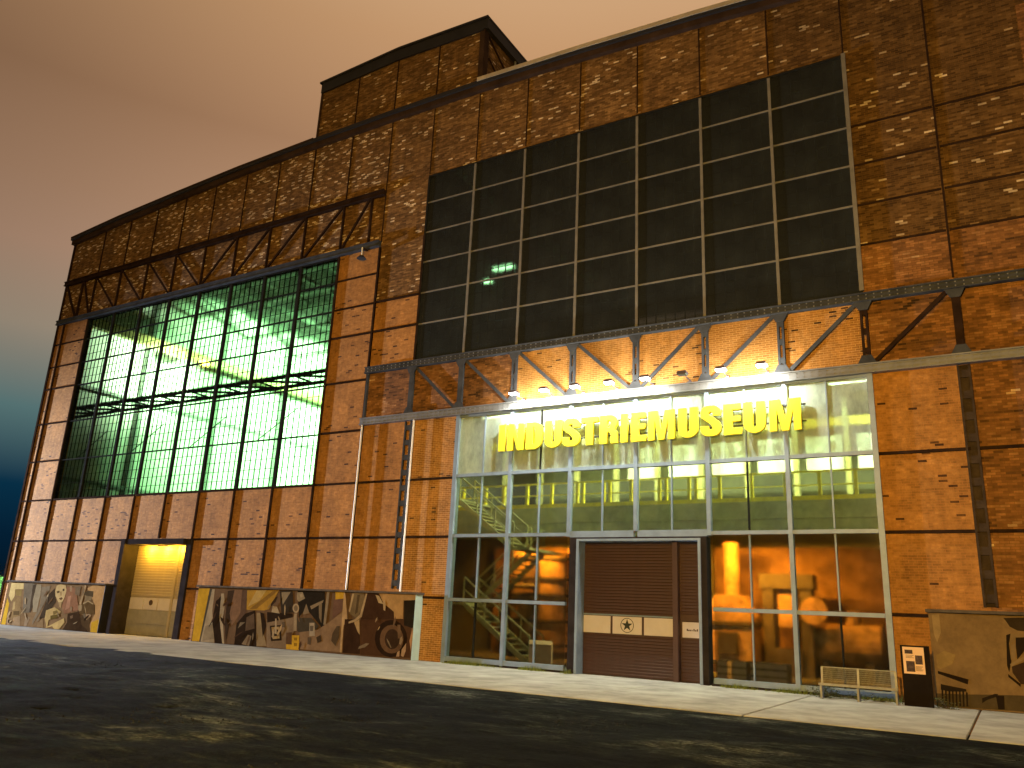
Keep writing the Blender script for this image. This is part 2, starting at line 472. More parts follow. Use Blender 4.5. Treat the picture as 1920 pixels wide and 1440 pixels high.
BL, BH, JT = 0.235, 0.074, 0.011
def brick_arrays(x0, x1, z0, z1, zone, dens, zmax=None, y=0.0):
    """individual bricks of one infill panel: front face and four edges each"""
    c0, c1 = int(math.floor(z0/BH)), int(math.ceil(z1/BH))
    R = []
    for c in range(c0, c1):
        a, b = max(z0, c*BH+JT/2), min(z1, (c+1)*BH-JT/2)
        if b-a < 0.02: continue
        off = (c % 2)*BL/2
        k0, k1 = int(math.floor((x0-off)/BL)), int(math.ceil((x1-off)/BL))
        for k in range(k0, k1):
            p, q = max(x0, off+k*BL+JT/2), min(x1, off+(k+1)*BL-JT/2)
            if q-p < 0.03: continue
            if zmax and b > zmax((p+q)/2): continue
            R.append((p, q, a, b))
    if not R: return None
    R = np.array(R)
    n = len(R)
    xm, zm = (R[:, 0]+R[:, 1])/2, (R[:, 2]+R[:, 3])/2
    u = RNG.random(n)
    if zone.startswith('rough'):
        cl = vnoise(xm*0.55+17, zm*0.8+5)*0.6+vnoise(xm*1.7, zm*2.6)*0.4
        tone = 0.86*u
        pale = RNG.random(n) < dens*np.clip((cl-0.12)*1.9, 0.12, 1.5)
        tone = np.where(pale, 0.9+0.1*RNG.random(n), tone)
    elif zone == 'dirty':
        cl = vnoise(xm*0.8+40, zm*2.2+11)*0.65+vnoise(xm*2.2, zm*6)*0.35
        tone = np.clip(0.5*u+0.75*(cl-0.18), 0, 1)
    else:
        cl = vnoise(xm*0.7+3, zm*0.9+70)
        tone = np.clip(0.10+0.9*(0.65*u+0.35*cl), 0, 1)
        tone = np.where(RNG.random(n) < 0.035*np.clip(3*(cl-0.3), 0.15, 2), 0.03*u, tone)
    return R, tone, y-RNG.random(n)*0.0016
def brick_mesh(name, R, tone, yf, mat, yback):
    n = len(R)
    v = np.zeros((n, 8, 3))
    for i, (a, c) in enumerate(((0, 2), (1, 2), (1, 3), (0, 3))):
        v[:, i, 0] = R[:, a]; v[:, i, 2] = R[:, c]; v[:, i, 1] = yf
        v[:, 4+i, 0] = R[:, a]; v[:, 4+i, 2] = R[:, c]; v[:, 4+i, 1] = yback
    q = np.array([(0, 1, 2, 3), (1, 0, 4, 5), (2, 1, 5, 6), (3, 2, 6, 7), (0, 3, 7, 4)])
    f = (np.arange(n)[:, None, None]*8+q[None]).reshape(-1, 4)
    me = bpy.data.meshes.new(name)
    me.vertices.add(n*8); me.vertices.foreach_set('co', v.ravel())
    nf = len(f)
    me.loops.add(nf*4); me.loops.foreach_set('vertex_index', f.ravel())
    me.polygons.add(nf); me.polygons.foreach_set('loop_start', np.arange(nf)*4); me.polygons.foreach_set('loop_total', np.full(nf, 4))
    at = me.attributes.new('tone', 'FLOAT', 'FACE')
    at.data.foreach_set('value', np.repeat(tone, 5).astype(np.float32))
    me.polygons.foreach_set('use_smooth', [False]*nf)
    me.materials.append(mat)
    me.update(calc_edges=True)
    return me
def panel(x0, x1, z0, z1, zone, dens=0.07, single=False):
    """one brick infill panel between steel members"""
    zm = None
    if isinstance(z1, tuple):
        zl, zr_ = z1; top = max(z1); zm = lambda x: zl+(zr_-zl)*(x-x0)/(x1-x0)
        poly = [(x0, z0), (x1, z0), (x1, zr_), (x0, zl)]
    else:
        top = z1; poly = [(x0, z0), (x1, z0), (x1, z1), (x0, z1)]
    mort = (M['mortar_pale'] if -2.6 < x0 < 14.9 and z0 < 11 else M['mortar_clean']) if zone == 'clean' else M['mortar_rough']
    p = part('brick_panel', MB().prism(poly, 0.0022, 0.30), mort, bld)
    r = brick_arrays(x0, x1, z0, top, zone, dens, zm)
    if r is None: return
    R, tone, yf = r
    if not single:
        link('brickwork', brick_mesh('brickwork', R, tone, yf, M[zone], 0.0025), p, 'stuff')
        return
    # a panel whose bricks can be picked apart in the photograph: every brick its own object
    lib = {}
    for (a, b, c, d), t in zip(R, tone):
        key = (round(b-a, 3), round(d-c, 3), int(t*6))
        if key not in lib:
            rr = np.array([[0, b-a, 0, d-c]])
            lib[key] = brick_mesh('brick', rr, np.array([min(1, int(t*6)/6+0.06)]), np.array([-0.001]), M[zone], 0.0025)
        link('brick', lib[key], p, loc=(a, random.uniform(-0.0012, 0.0008), c))

ROW_L = [-0.08, 2.22, 4.48, 6.75, 9.02, 11.28, 13.45, 14.85, 16.3, 17.68, 20.3]
ROW_M = [-0.08, 2.22, 4.48, 6.75, 9.42, 11.62, 13.45, 14.85, 16.3, 17.75, 20.58]
def top_cells(x0, x1, z0, zone, dens):
    panel(x0, x1, z0, (zroof(x0)-0.25, zroof(x1)-0.25), zone, dens)
for k in range(-13, 8):
    x0, x1 = k*MOD, (k+1)*MOD
    if k == -13: x0 = -30.7
    if k == 7: pass
    rows = ROW_L if k < -2 else ROW_M
    for z0, z1 in zip(rows[:-1], rows[1:]):
        zm = (z0+z1)/2
        if -11 <= k < -3 and 6.75 < zm < 17.68: continue          # west window
        if -1 <= k < 6 and 11.62 < zm < 20.58: continue           # east window
        if 0 <= k < 6 and zm < 9.42: continue                     # glazed entrance
        if -8 <= k < -6 and zm < 4.48: continue                   # side door
        if k < -2:
            zone, d = ('rough', 0.12) if zm > 17.68 else ('clean', 0)
        elif k == -2:
            zone, d = ('dirty', 0) if 9.42 < zm < 11.62 else (('rough', 0.10) if zm > 14.85 else ('clean', 0))
        elif k < 6:
            zone, d = ('clean', 0)
            if 9.42 < zm < 11.62 and k < 1: zone = 'dirty'
        elif k == 6:
            zone, d = ('clean', 0) if zm < 9.42 else (('dirty', 0) if zm < 13.45 else ('rough_shaded', 0.035))
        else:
            zone, d = ('dirty', 0) if zm < 13.45 else ('rough_shaded', 0.03)
        panel(x0, x1, z0, z1, zone, d, single=(k == 4 and 9.42 < zm < 11.62))
    dn = 0.13 if k < -2 else (0.06 if k < 3 else 0.032)
    top_cells(x0, x1, rows[-1], 'rough' if k < 5 else 'rough_shaded', dn)
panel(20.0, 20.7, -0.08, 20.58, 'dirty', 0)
top_cells(20.0, 20.7, 20.58, 'rough_shaded', 0.04)

# ---- steel posts and rails of the wall frame
def post(x, z0, z1, wd=0.09, d=0.085, mat='rib'):
    part('steel_post', MB().box(x-wd/2, x+wd/2, -d, 0.06, z0, z1), M[mat], bld)
def rail(x0, x1, z, ht=0.09, d=0.06, mat='rib'):
    part('steel_rail', MB().box(x0, x1, -d, 0.06, z-ht/2, z+ht/2), M[mat], bld)
def rail_run(k0, k1, z, **kw):
    for k in range(k0, k1):
        a = -30.62 if k == -13 else k*MOD+0.046
        rail(a, (k+1)*MOD-0.046, z, **kw)
for k in range(-12, -1):
    x = k*MOD
    if k in (-11, -3):
        post(x, -0.05, 17.55)
    elif k == -7:
        post(x, 4.55, 6.70)
    elif k in (-12, -2):
        post(x, -0.05, 17.55, d=0.09)
    else:
        post(x, -0.05, 6.70)
part('steel_post', MB().box(-30.78, -30.62, -0.07, 0.3, -0.05, 23.1), M['rib'], bld)
for z in (2.22, 4.48, 6.75):
    for a, b in ((-13, -8), (-6, -2)) if z < 5 else ((-13, -2),):
        rail_run(a, b, z)
for z in (9.02, 11.28, 13.45, 14.85, 16.3):
    d = 0.06 if z < 14 else 0.03
    rail_run(-13, -11, z, d=d); rail_run(-3, -2, z, d=d)
for z in (2.22, 4.48, 6.75):
    rail_run(-2, 0, z, d=0.05); rail_run(6, 7, z, d=0.05); rail_run(7, 8, z, d=0.04)
for z in (13.45, 14.85):
    rail_run(-2, -1, z, d=0.08)
for z in (13.45, 14.85, 16.3, 17.75):
    rail_run(6, 8, z, ht=0.07, d=0.025)
post(-2.5, 11.8, 17.6, d=0.06); post(-5, 11.8, 17.5, d=0.07)
for k in range(-11, -2):
    post(k*MOD, 20.45, zroof(k*MOD)-0.45, wd=0.07, d=0.05 if k < -7 else 0.035)
for k in range(-2, 6):
    post(k*MOD, 20.66 if k >= -1 else 17.8, zroof(k*MOD)-0.45, wd=0.05, d=0.025)
post(15, 20.66, zroof(15)-0.45, wd=0.05, d=0.025)
post(17.5, 11.9, zroof(17.5)-0.45, wd=0.06, d=0.03)
post(15.0, 11.9, 20.6, wd=0.13, d=0.09, mat='frame')

# laced columns beside and right of the entrance
def laced(x, z0, z1, mat, name='laced_column'):
    mb = MB()
    for s in (-1, 1):
        mb.box(x+s*0.14-0.03, x+s*0.14+0.03, -0.10, 0.0, z0, z1)
    z = z0+0.1
    while z < z1-0.2:
        mb.box(x-0.11, x+0.11, -0.095, -0.075, z, min(z+0.22, z1))
        z += 0.62
    part(name, mb, M[mat], bld)
laced(-2.5, 2.5, 9.18, 'steel')
laced(17.5, 2.5, 9.18, 'column')
part('column_web', MB().box(17.5-0.105, 17.5+0.105, -0.045, 0.0, 2.5, 9.18), M['column'], bld)
for x, z1 in ((-4.93, 9.2), (-2.16, 9.2)):
    part('conduit_pipe', MB().tube((x, -0.15, 2.4), (x, -0.15, z1), 0.034), M['white'], bld)

# ---- trusses
def chord(x0, x1, z0, z1, mat, y=-0.22):
    mb = MB()
    mb.box(x0, x1, y+0.05, 0.0, z0+0.04, z1-0.04)
    mb.box(x0, x1, y, 0.0, z1-0.04, z1)
    mb.box(x0, x1, y, 0.0, z0, z0+0.04)
    return part('truss_chord', mb, M[mat], bld)
def gusset(x, z, up, mat):
    s = 1 if up else -1
    part('gusset_plate', MB().prism([(x-0.27, z), (x+0.27, z), (x+0.13, z+s*0.27), (x-0.13, z+s*0.27)], -0.155, -0.14), M[mat], bld)
def tpost(x, z0, z1, mat, lace=True, wd=0.22):
    mb = MB()
    if lace:
        for s in (-1, 1):
            mb.box(x+s*(wd/2-0.035)-0.035, x+s*(wd/2-0.035)+0.035, -0.13, -0.02, z0, z1)
        z = z0+0.32
        while z < z1-0.3:
            mb.box(x-wd/2+0.07, x+wd/2-0.07, -0.125, -0.105, z, z+0.2); z += 0.62
    else:
        mb.box(x-wd/2, x+wd/2, -0.12, -0.01, z0, z1)
    part('truss_post', mb, M[mat], bld)
def diag(x0, z0, x1, z1, mat, wd=0.125):
    mb = MB()
    mb.bar((x0, -0.11, z0), (x1, -0.11, z1), wd, 0.03)
    mb.bar((x0, -0.06, z0), (x1, -0.06, z1), 0.03, 0.07)
    part('truss_diagonal', mb, M[mat], bld)
# right truss over the entrance
chord(-5.08, 20.7, 11.50, 11.78, 'steel')
chord(-5.08, 20.7, 9.20, 9.50, 'beam')
for k in range(-2, 9):
    x = k*MOD
    tpost(x if k > -2 else x+0.05, 9.5, 11.5, 'steel' if k < 6 else 'rib', lace=k not in (-2, -1, 0, 7, 8), wd=0.22 if k not in (-2,) else 0.10)
    if -1 <= k < 8:
        gusset(x, 11.5, False, 'steel')
        gusset(x, 9.5, True, 'steel')
for k in range(-1, 3):
    diag(k*MOD+0.2, 11.47, (k+1)*MOD-0.2, 9.53, 'steel')
for k in range(3, 7):
    diag(k*MOD+0.2, 9.53, (k+1)*MOD-0.2, 11.47, 'steel' if k < 6 else 'rib')
mb = MB()
x = -4.9
while x < 20.6:
    for z in (9.29, 9.41, 11.58, 11.70):
        mb.box(x-0.018, x+0.018, -0.19, -0.168, z-0.018, z+0.018)
    x += 0.22
part('rivet_heads', mb, M['beam'], bld, kind='stuff')
# left truss over the west window
chord(-30.75, -5.0, 20.18, 20.46, 'rib')
chord(-30.75, -5.0, 17.58, 17.86, 'steel')
for k in range(-11, -1):
    x = k*MOD if k != -2 else -5.75
    tpost(x, 17.86, 20.18, 'rib', lace=False, wd=0.08)
tpost(-28.85, 17.86, 20.18, 'rib', lace=False, wd=0.12)
diag(-30.45, 20.1, -28.95, 17.9, 'rib', 0.16)
for k in range(-12, -7):
    a = k*MOD if k > -12 else -28.8
    diag(a+0.15, 20.15, (k+1)*MOD-0.1, 17.9, 'rib', 0.11)
for k in range(-7, -2):
    b = (k+1)*MOD if k < -3 else -5.8
    diag(k*MOD+0.1, 17.9, b-0.1, 20.15, 'rib', 0.11)

# ---- factory windows
def factory_window(k0, k1, zs, fm, gm, mw, py, bw, nv=6, lab=None):
    x0, x1 = k0*MOD, k1*MOD
    root = part('factory_window', MB().box(x0-0.02, x1+0.02, -0.04, 0.2, zs[0]-0.05, zs[0]+0.06).box(x0-0.02, x1+0.02, -0.04, 0.2, zs[-1]-0.06, zs[-1]+0.02)
                .box(x0-0.03, x0+0.06, -0.05, 0.2, zs[0]+0.06, zs[-1]-0.06).box(x1-0.06, x1+0.03, -0.02, 0.2, zs[0]+0.06, zs[-1]-0.06), M['darkframe'], bld, label=lab)
    for k in range(k0+1, k1):
        part('mullion', MB().box(k*MOD-mw/2, k*MOD+mw/2, -0.05, 0.08, zs[0]+0.06, zs[-1]-0.06), M[fm], root)
    for z in zs[1:-1]:
        part('transom', MB().box(x0+0.06, x1-0.06, -0.03, 0.05, z-0.032, z+0.032), M[fm], root)
    bars = MB()
    for k in range(k0, k1):
        for i in range(1, nv+1):
            x = k*MOD+MOD*i/(nv+1)
            bars.box(x-bw, x+bw, 0.0, 0.05, zs[0]+0.06, zs[-1]-0.06)
    for a, b in zip(zs[:-1], zs[1:]):
        n = max(1, round((b-a)/0.45))
        for i in range(1, n):
            z = a+(b-a)*i/n
            bars.box(x0+0.06, x1-0.06, 0.012, 0.04, z-bw*0.8, z+bw*0.8)
    part('glazing_bars', bars, M['bardark'], root, kind='stuff')
    for k in range(k0, k1):
        for a, b in zip(zs[:-1], zs[1:]):
            xc, zc = (k+.5)*MOD, (a+b)/2
            o = part('pane', MB().box(k*MOD+0.03-xc, (k+1)*MOD-0.03-xc, -0.004, 0.004, a+0.02-zc, b-0.02-zc), M[gm], root, loc=(xc, py+0.004, zc))
            o.rotation_euler = (random.gauss(0, .0022), 0, random.gauss(0, .0016))
    return root
factory_window(-11, -3, [6.75, 9.0, 11.26, 13.42, 14.82, 16.25, 17.58], 'darkframe', 'g_green', 0.17, 0.055, 0.010, lab='green lit tall factory window with many small panes')
factory_window(-1, 6, [11.78, 13.43, 14.86, 16.31, 17.74, 19.2, 20.56], 'frame', 'g_dark', 0.10, -0.012, 0.013, lab='dark unlit factory window above the sign')

# ---- glazed entrance
ZC = [0.10, 2.18, 4.51, 6.80, 9.20]
ent = part('entrance_window', MB().box(-0.09, 0.08, -0.10, 0.2, -0.04, 9.2).box(14.94, 15.10, -0.10, 0.2, -0.04, 9.2).box(0.08, 14.94, -0.05, 0.2, 9.12, 9.21), M['alu'], bld, label='lit glazed entrance front with grey frames')
for k in range(1, 6):
    x = k*MOD
    z0 = 0.0
    if k == 3: z0 = 4.6
    if k in (2, 4): z0 = 4.43
    part('mullion', MB().box(x-0.065, x+0.065, -0.10, 0.10, z0, 9.12), M['alu'], ent)
for i, z in enumerate(ZC[:-1]):
    for k in range(0, 6):
        if i < 2 and k in (2, 3): continue
        h = 0.058 if i else 0.08
        if i == 2 and k in (2, 3): h = 0.11
        part('transom', MB().box(k*MOD+0.068, (k+1)*MOD-0.068, -0.085, 0.08, z-h, z+h), M['alu'], ent)
for k in range(6):
    for i in range(4):
        if i < 2 and k in (2, 3): continue
        a, b = ZC[i]+0.08, ZC[i+1]-0.08
        xm = k*MOD+MOD/2
        part('thin_mullion', MB().box(xm-0.022, xm+0.022, -0.045, 0.06, a, b), M['alu'] if (k*2+i) % 5 else M['darkframe'], ent)
        for x0, x1 in ((k*MOD+0.08, xm-0.02), (xm+0.02, (k+1)*MOD-0.08)):
            part('pane', MB().box(x0, x1, 0.02, 0.03, a-0.02, b+0.02), M['g_top'] if i == 3 else (M['g_mid'] if i == 2 else M['g_low']), ent)
for xa, xb in ((-0.05, 5.05), (9.98, 15.05)):
    part('sill_kerb', MB().box(xa, xb, -0.08, 0.3, -0.06, 0.012), M['jamb'], bld)

# main doorway with brown roller shutters
dr = part('doorway', MB().box(5.085, 5.42, -0.12, 0.30, -0.04, 4.40).box(9.68, 9.915, -0.12, 0.30, -0.04, 4.40).box(5.42, 9.68, -0.12, 0.30, 4.30, 4.40), M['jamb'], bld, label='brown shuttered main doorway with grey frame')
part('door_trim', MB().box(5.36, 5.45, -0.16, 0.34, -0.04, 4.27).box(9.64, 9.73, -0.16, 0.34, -0.04, 4.27).box(5.36, 9.73, -0.16, 0.34, 4.27, 4.345), M['alu'], dr)
part('door_post', MB().box(8.68, 8.85, 0.16, 0.42, -0.04, 4.27), M['shutter'], dr)
def slats(x0, x1, z0, z1, parent, mat, y=0.36, pitch=0.098):
    n = max(1, int(round((z1-z0)/pitch)))
    p = (z1-z0)/n
    mb = MB()
    mb.prism([(0, 0), (1, 0), (1, 1), (0, 1)], 0, 1)
    me = None
    prof = [(0.0, 0.010), (0.022, 0.0), (p-0.030, -0.004), (p-0.012, 0.016), (p, 0.016)]
    b = MB()
    for (a, ya), (c, yc) in zip(prof[:-1], prof[1:]):
        b.quad((x0, ya, a), (x1, ya, a), (x1, yc, c), (x0, yc, c))
    b.quad((x1, 0.03, 0), (x0, 0.03, 0), (x0, 0.03, p), (x1, 0.03, p))
    me = b.mesh('slat', mat)
    for i in range(n):
        link('slat', me, parent, loc=(0, y, z0+i*p))
sh = part('roller_shutter', MB().box(5.42, 8.70, 0.40, 0.43, -0.04, 4.3), M['shutter'], bld, label='wide brown roller shutter with star emblem panel')
slats(5.44, 8.69, -0.03, 1.22, sh, M['shutter']); slats(5.44, 8.69, 1.90, 4.29, sh, M['shutter'])
part('shutter_rail', MB().box(5.44, 8.69, 0.33, 0.38, 1.86, 1.905), M['alu'], sh)
part('shutter_rail', MB().box(5.44, 8.69, 0.345, 0.38, 1.22, 1.27), M['shutter'], sh)
for x0, x1 in ((5.45, 6.44), (6.52, 7.55), (7.63, 8.66)):
    part('white_panel', MB().box(x0, x1, 0.35, 0.385, 1.29, 1.84), M['panel'], sh)
ring = MB()
for i in range(28):
    a, b = 2*math.pi*i/28, 2*math.pi*(i+1)/28
    P = lambda t, r: (7.04+r*math.cos(t), 1.57+r*math.sin(t))
    ring.prism([P(a, .235), P(b, .235), P(b, .215), P(a, .215)], 0.344, 0.3495)
for i in range(5):
    a = math.pi/2+i*2*math.pi/5
    P = lambda t, r: (7.04+r*math.cos(t), 1.57+r*math.sin(t))
    ring.prism([(7.04, 1.57), P(a-math.pi/5, .078), P(a, .20), P(a+math.pi/5, .078)], 0.340, 0.3495)
part('star_emblem', ring, M['emblem'], sh)
sh2 = part('roller_shutter', MB().box(8.86, 9.66, 0.40, 0.43, -0.04, 4.3), M['shutter'], bld, label='narrow brown shuttered side leaf with small lettered panel')
slats(8.87, 9.64, -0.03, 1.24, sh2, M['shutter']); slats(8.87, 9.64, 2.0, 4.29, sh2, M['shutter'])
part('shutter_rail', MB().box(8.87, 9.64, 0.34, 0.38, 1.80, 1.99), M['shutter'], sh2)
part('white_panel', MB().box(8.93, 9.60, 0.35, 0.385, 1.29, 1.76), M['panel'], sh2)
tx = MB()
for i, (a, b) in enumerate([(9.07, 9.11), (9.12, 9.16), (9.17, 9.21), (9.23, 9.26), (9.29, 9.33), (9.345, 9.385), (9.40, 9.44)]):
    tx.box(a, b, 0.345, 0.3495, 1.49, 1.535+(0.025 if i in (0, 4, 6) else 0))
part('panel_lettering', tx, M['print'], sh2)
part('door_pull', MB().box(9.61, 9.635, 0.30, 0.345, 1.42, 1.60), M['galv'], sh2)

# side door in the left hall
sd = part('doorway', MB().box(-20.02, -19.72, -0.34, 0.34, -0.05, 4.50).box(-15.28, -14.90, -0.12, 0.34, -0.05, 4.50).box(-19.72, -15.28, -0.30, 0.34, 4.24, 4.50), M['jamb'], bld, label='side doorway with cream and orange lit shutter')
sr = part('roller_shutter', MB().box(-19.72, -15.28, 0.52, 0.55, -0.05, 4.25), M['cream_slat'], bld, label='cream roller shutter with grey foot')
part('door_reveal', MB().box(-19.95, -19.72, 0.34, 0.66, -0.05, 4.50).box(-15.28, -15.0, 0.34, 0.66, -0.05, 4.50).box(-19.72, -15.28, 0.34, 0.66, 4.25, 4.50), M['jamb'], bld)
slats(-19.70, -15.30, 1.78, 4.24, sr, M['cream_slat'], y=0.485, pitch=0.13)
for i in range(4):
    part('white_panel', MB().box(-19.68+i*1.1, -18.64+i*1.1, 0.475, 0.51, 1.16, 1.72), M['panel'], sr)
part('round_lamp_mark', MB().tube((-18.0, 0.44, 1.5), (-18.0, 0.474, 1.5), 0.13, k=14), M['print'], sr)
part('shutter_foot', MB().box(-19.70, -15.30, 0.47, 0.51, 0.50, 1.14).box(-19.70, -15.30, 0.48, 0.51, -0.04, 0.49), M['grey_panel'], sr)
part('shutter_guide', MB().box(-16.52, -16.38, 0.42, 0.47, -0.04, 4.22), M['cream_slat'], sr)

# ---- roof edge, coping and penthouse
def strip(pts, dz0, dz1, y0, y1, name, mat):
    mb = MB()
    for (xa, za), (xb, zb) in zip(pts[:-1], pts[1:]):
        mb.prism([(xa, za+dz0), (xb, zb+dz0), (xb, zb+dz1), (xa, za+dz1)], y0, y1)
    part(name, mb, M[mat], bld)
strip(ROOF, -0.42, -0.02, -0.22, 0.3, 'roof_fascia', 'roofedge')
strip(ROOF, -0.16, 0.03, -0.32, -0.22, 'gutter', 'black')
strip(ROOF[:5], -0.018, 0.07, -0.34, 0.5, 'roof_coping', 'roofedge')
strip(ROOF[6:], -0.018, 0.16, -0.36, 0.5, 'roof_coping', 'coping')
# penthouse, flush with the front wall
PH = [(-10.1, 28.0), (-5.0, 28.22), (0.0, 28.02)]
pz = lambda x: float(np.interp(x, [p[0] for p in PH], [p[1] for p in PH]))
for i in range(4):
    x0, x1 = -10+i*2.5, -7.5+i*2.5
    panel(x0, x1, zroof(x0)-0.3, (pz(x0)-0.55, pz(x1)-0.55), 'rough', 0.035)
    if i: post(x0, zroof(x0)+0.02, pz(x0)-0.6, wd=0.06, d=0.03)
# right side of the penthouse (faces +X)
mb = MB().box(-0.3, -0.009, 0.31, 12, 23.9, 27.5)
pside = part('brick_panel', mb, M['mortar_rough'], bld)
R, tone, yf = brick_arrays(0.05, 12, 24.3, 27.45, 'rough', 0.03)
me = brick_mesh('brickwork', R, tone, yf, M['rough'], 0.0095)
co = np.zeros(len(me.vertices)*3); me.vertices.foreach_get('co', co); co = co.reshape(-1, 3)
me.vertices.foreach_set('co', np.stack([-co[:, 1], co[:, 0], co[:, 2]], 1).ravel()); me.update()
link('brickwork', me, pside, 'stuff')
part('corner_post', MB().box(-0.2, 0.06, -0.06, 0.30, 24.45, 27.5), M['roofedge'], bld)
part('corner_post', MB().box(-10.1, -9.98, -0.06, 0.30, 24.45, 27.5), M['roofedge'], bld)
part('downpipe', MB().tube((0.12, 2.55, 24.3), (0.12, 2.55, 28.1), 0.05), M['galv'], bld)
part('side_brace', MB().bar((0.04, 0.3, 27.3), (0.04, 5.2, 24.6), 0.10, 0.04, (1, 0, 0)), M['rib'], bld)
part('side_brace', MB().bar((0.04, 0.4, 26.2), (0.04, 3.0, 24.7), 0.08, 0.04, (1, 0, 0)), M['rib'], bld)
mb = MB()
for (xa, za), (xb, zb) in zip(PH[:-1], PH[1:]):
    mb.prism([(xa, za-0.62), (xb, zb-0.62), (xb, zb-0.05), (xa, za-0.05)], -0.10, 12.2)
part('penthouse_roof', mb, M['black'], bld)
mb = MB()
P2 = [(-10.2, 28.0), (-5.0, 28.24), (0.24, 28.03)]
for (xa, za), (xb, zb) in zip(P2[:-1], P2[1:]):
    mb.prism([(xa, za-0.05), (xb, zb-0.05), (xb, zb+0.05), (xa, za+0.05)], -0.16, 12.4)
part('penthouse_eaves', mb, M['black'], bld)
part('penthouse_side_fascia', MB().box(0.0, 0.22, -0.1, 12.2, 27.45, 27.97), M['black'], bld)
part('penthouse_wall', MB().box(-10.0, -9.7, 0.31, 12, 23.9, 27.5).box(-9.7, -0.3, 11.7, 12, 23.9, 27.5), M['rib'], bld)

# ================================================================== INSIDE OF THE HALLS
DEP = 30.0
mb = MB()
for (xa, za), (xb, zb) in zip(ROOF[:-1], ROOF[1:]):
    mb.prism([(xa, za-0.35), (xb, zb-0.35), (xb, zb-0.05), (xa, za-0.05)], 0.5, DEP)
part('roof_slab', mb, M['darkwall'], bld)
part('hall_end_wall', MB().box(-30.7, -30.3, 0.30, DEP, -0.1, 23.2), M['plaster'], bld)
part('hall_back_wall', MB().box(-30.3, 20.3, DEP, DEP+0.3, -0.1, 24.1), M['plaster'], bld)
part('hall_partition', MB().box(-5.05, -4.8, 0.30, DEP, -0.1, 24.0), M['darkwall'], bld)
part('hall_far_wall', MB().box(20.3, 20.7, 0.30, DEP, -0.1, 23.0), M['darkwall'], bld)
part('hall_floor', MB().box(-30.3, 20.3, 0.35, DEP, -0.15, -0.03), M['darkwall'], bld)
part('upper_floor', MB().box(-4.8, 20.3, 0.30, DEP, 11.62, 11.76), M['darkwall'], bld)
# crane runway, wind girder, roof trusses, end wall columns
part('crane_girder', MB().box(-29.5, -29.0, 0.6, DEP, 17.75, 18.2).box(-29.6, -28.9, 0.6, DEP, 18.2, 18.3), M['girder'], bld)
mb = MB().box(-30.2, -5.1, 0.32, 0.44, 12.06, 12.22).box(-30.2, -5.1, 1.7, 1.82, 12.06, 12.22)
for k in range(-12, -2):
    mb.bar((k*MOD, 0.4, 12.14), ((k+1)*MOD, 1.75, 12.14), 0.10, 0.10, (0, 0, 1))
    mb.bar((k*MOD, 0.4, 12.12), (k*MOD, 1.75, 12.12), 0.08, 0.08, (0, 0, 1))
    if k % 2: mb.bar((k*MOD, 0.9, 9.3), ((k+1)*MOD, 0.9, 10.7), 0.035, 0.035)
part('wind_girder', mb, M['darkframe'], bld)
for y in (4, 9, 14, 19, 24):
    mb = MB().box(-30.2, -5.1, y-0.12, y+0.12, 21.1, 21.3).box(-30.2, -5.1, y-0.12, y+0.12, 22.75, 22.95)
    for k in range(-12, -2):
        s = 1 if k % 2 else -1
        mb.bar((k*MOD, y, 22.0-s*0.8), ((k+1)*MOD, y, 22.0+s*0.8), 0.12, 0.10)
    part('roof_truss', mb, M['green_steel'], bld)
mb = MB()
for x in range(-30, -5, 3):
    mb.box(x-0.1, x+0.1, 0.5, DEP, 22.97, 23.15)
part('roof_purlins', mb, M['green_steel'], bld)
for y in (6, 12, 18, 24):
    part('hall_column', MB().box(-30.3, -30.0, y-0.13, y+0.13, -0.03, 22.7), M['green_steel'], bld)
for z in (8.4, 14.2):
    part('wall_girt', MB().box(-30.3, -30.12, 0.4, DEP, z-0.1, z+0.1), M['green_steel'], bld)

# entrance lobby: back wall, gallery with yellow railing, columns, boards, stairs
part('lobby_back_wall', MB().box(-4.8, 20.3, 15.0, 15.25, -0.03, 11.62), M['lobbywall'], bld)
part('lobby_side_wall', MB().box(17.2, 17.45, 0.3, 15.0, -0.03, 11.62), M['lobbywall'], bld)
gal = part('gallery', MB().box(-4.7, 17.1, 5.0, 14.9, 5.55, 6.2).box(-4.7, 17.1, 5.1, 5.5, 5.0, 5.55), M['concrete'], bld)
gx = -4.6
while gx < 17:
    part('railing_post', MB().box(gx-0.06, gx+0.06, 5.05, 5.15, 6.2, 7.28), M['yrail'], gal)
    if int(gx*10) % 3 == 0:
        part('railing_post', MB().box(gx+0.22, gx+0.34, 5.05, 5.15, 6.2, 7.2), M['yrail'], gal)
    gx += 1.22
for z, t in ((7.25, .035), (6.75, .022)):
    part('handrail', MB().box(-4.7, 17.1, 5.08, 5.13, z-t, z+t), M['yrail'], gal)
part('toe_board', MB().box(-4.7, 17.1, 5.02, 5.06, 6.21, 6.36), M['yrail'], gal)
for x in range(-3, 17, 2):
    part('gallery_column', MB().box(x-0.1, x+0.1, 8.4, 8.6, 6.2, 11.6), M['stair'], bld)
    if x >= 2:
        part('display_board', MB().box(x+0.28, x+1.72, 9.2, 9.26, 8.0, 9.45), M['boards'], bld)
part('yellow_beam', MB().box(-4.7, 17.1, 8.7, 9.0, 9.75, 10.1), M['crane'], bld)
st = part('staircase', MB().box(-1.6, -0.6, 2.1, 4.9, 2.03, 2.12).box(1.3, 2.2, 2.1, 4.9, 4.18, 4.27).box(-2.2, -1.2, 2.1, 5.0, 6.2, 6.28), M['stair'], bld, label='pale zigzag steel staircase')
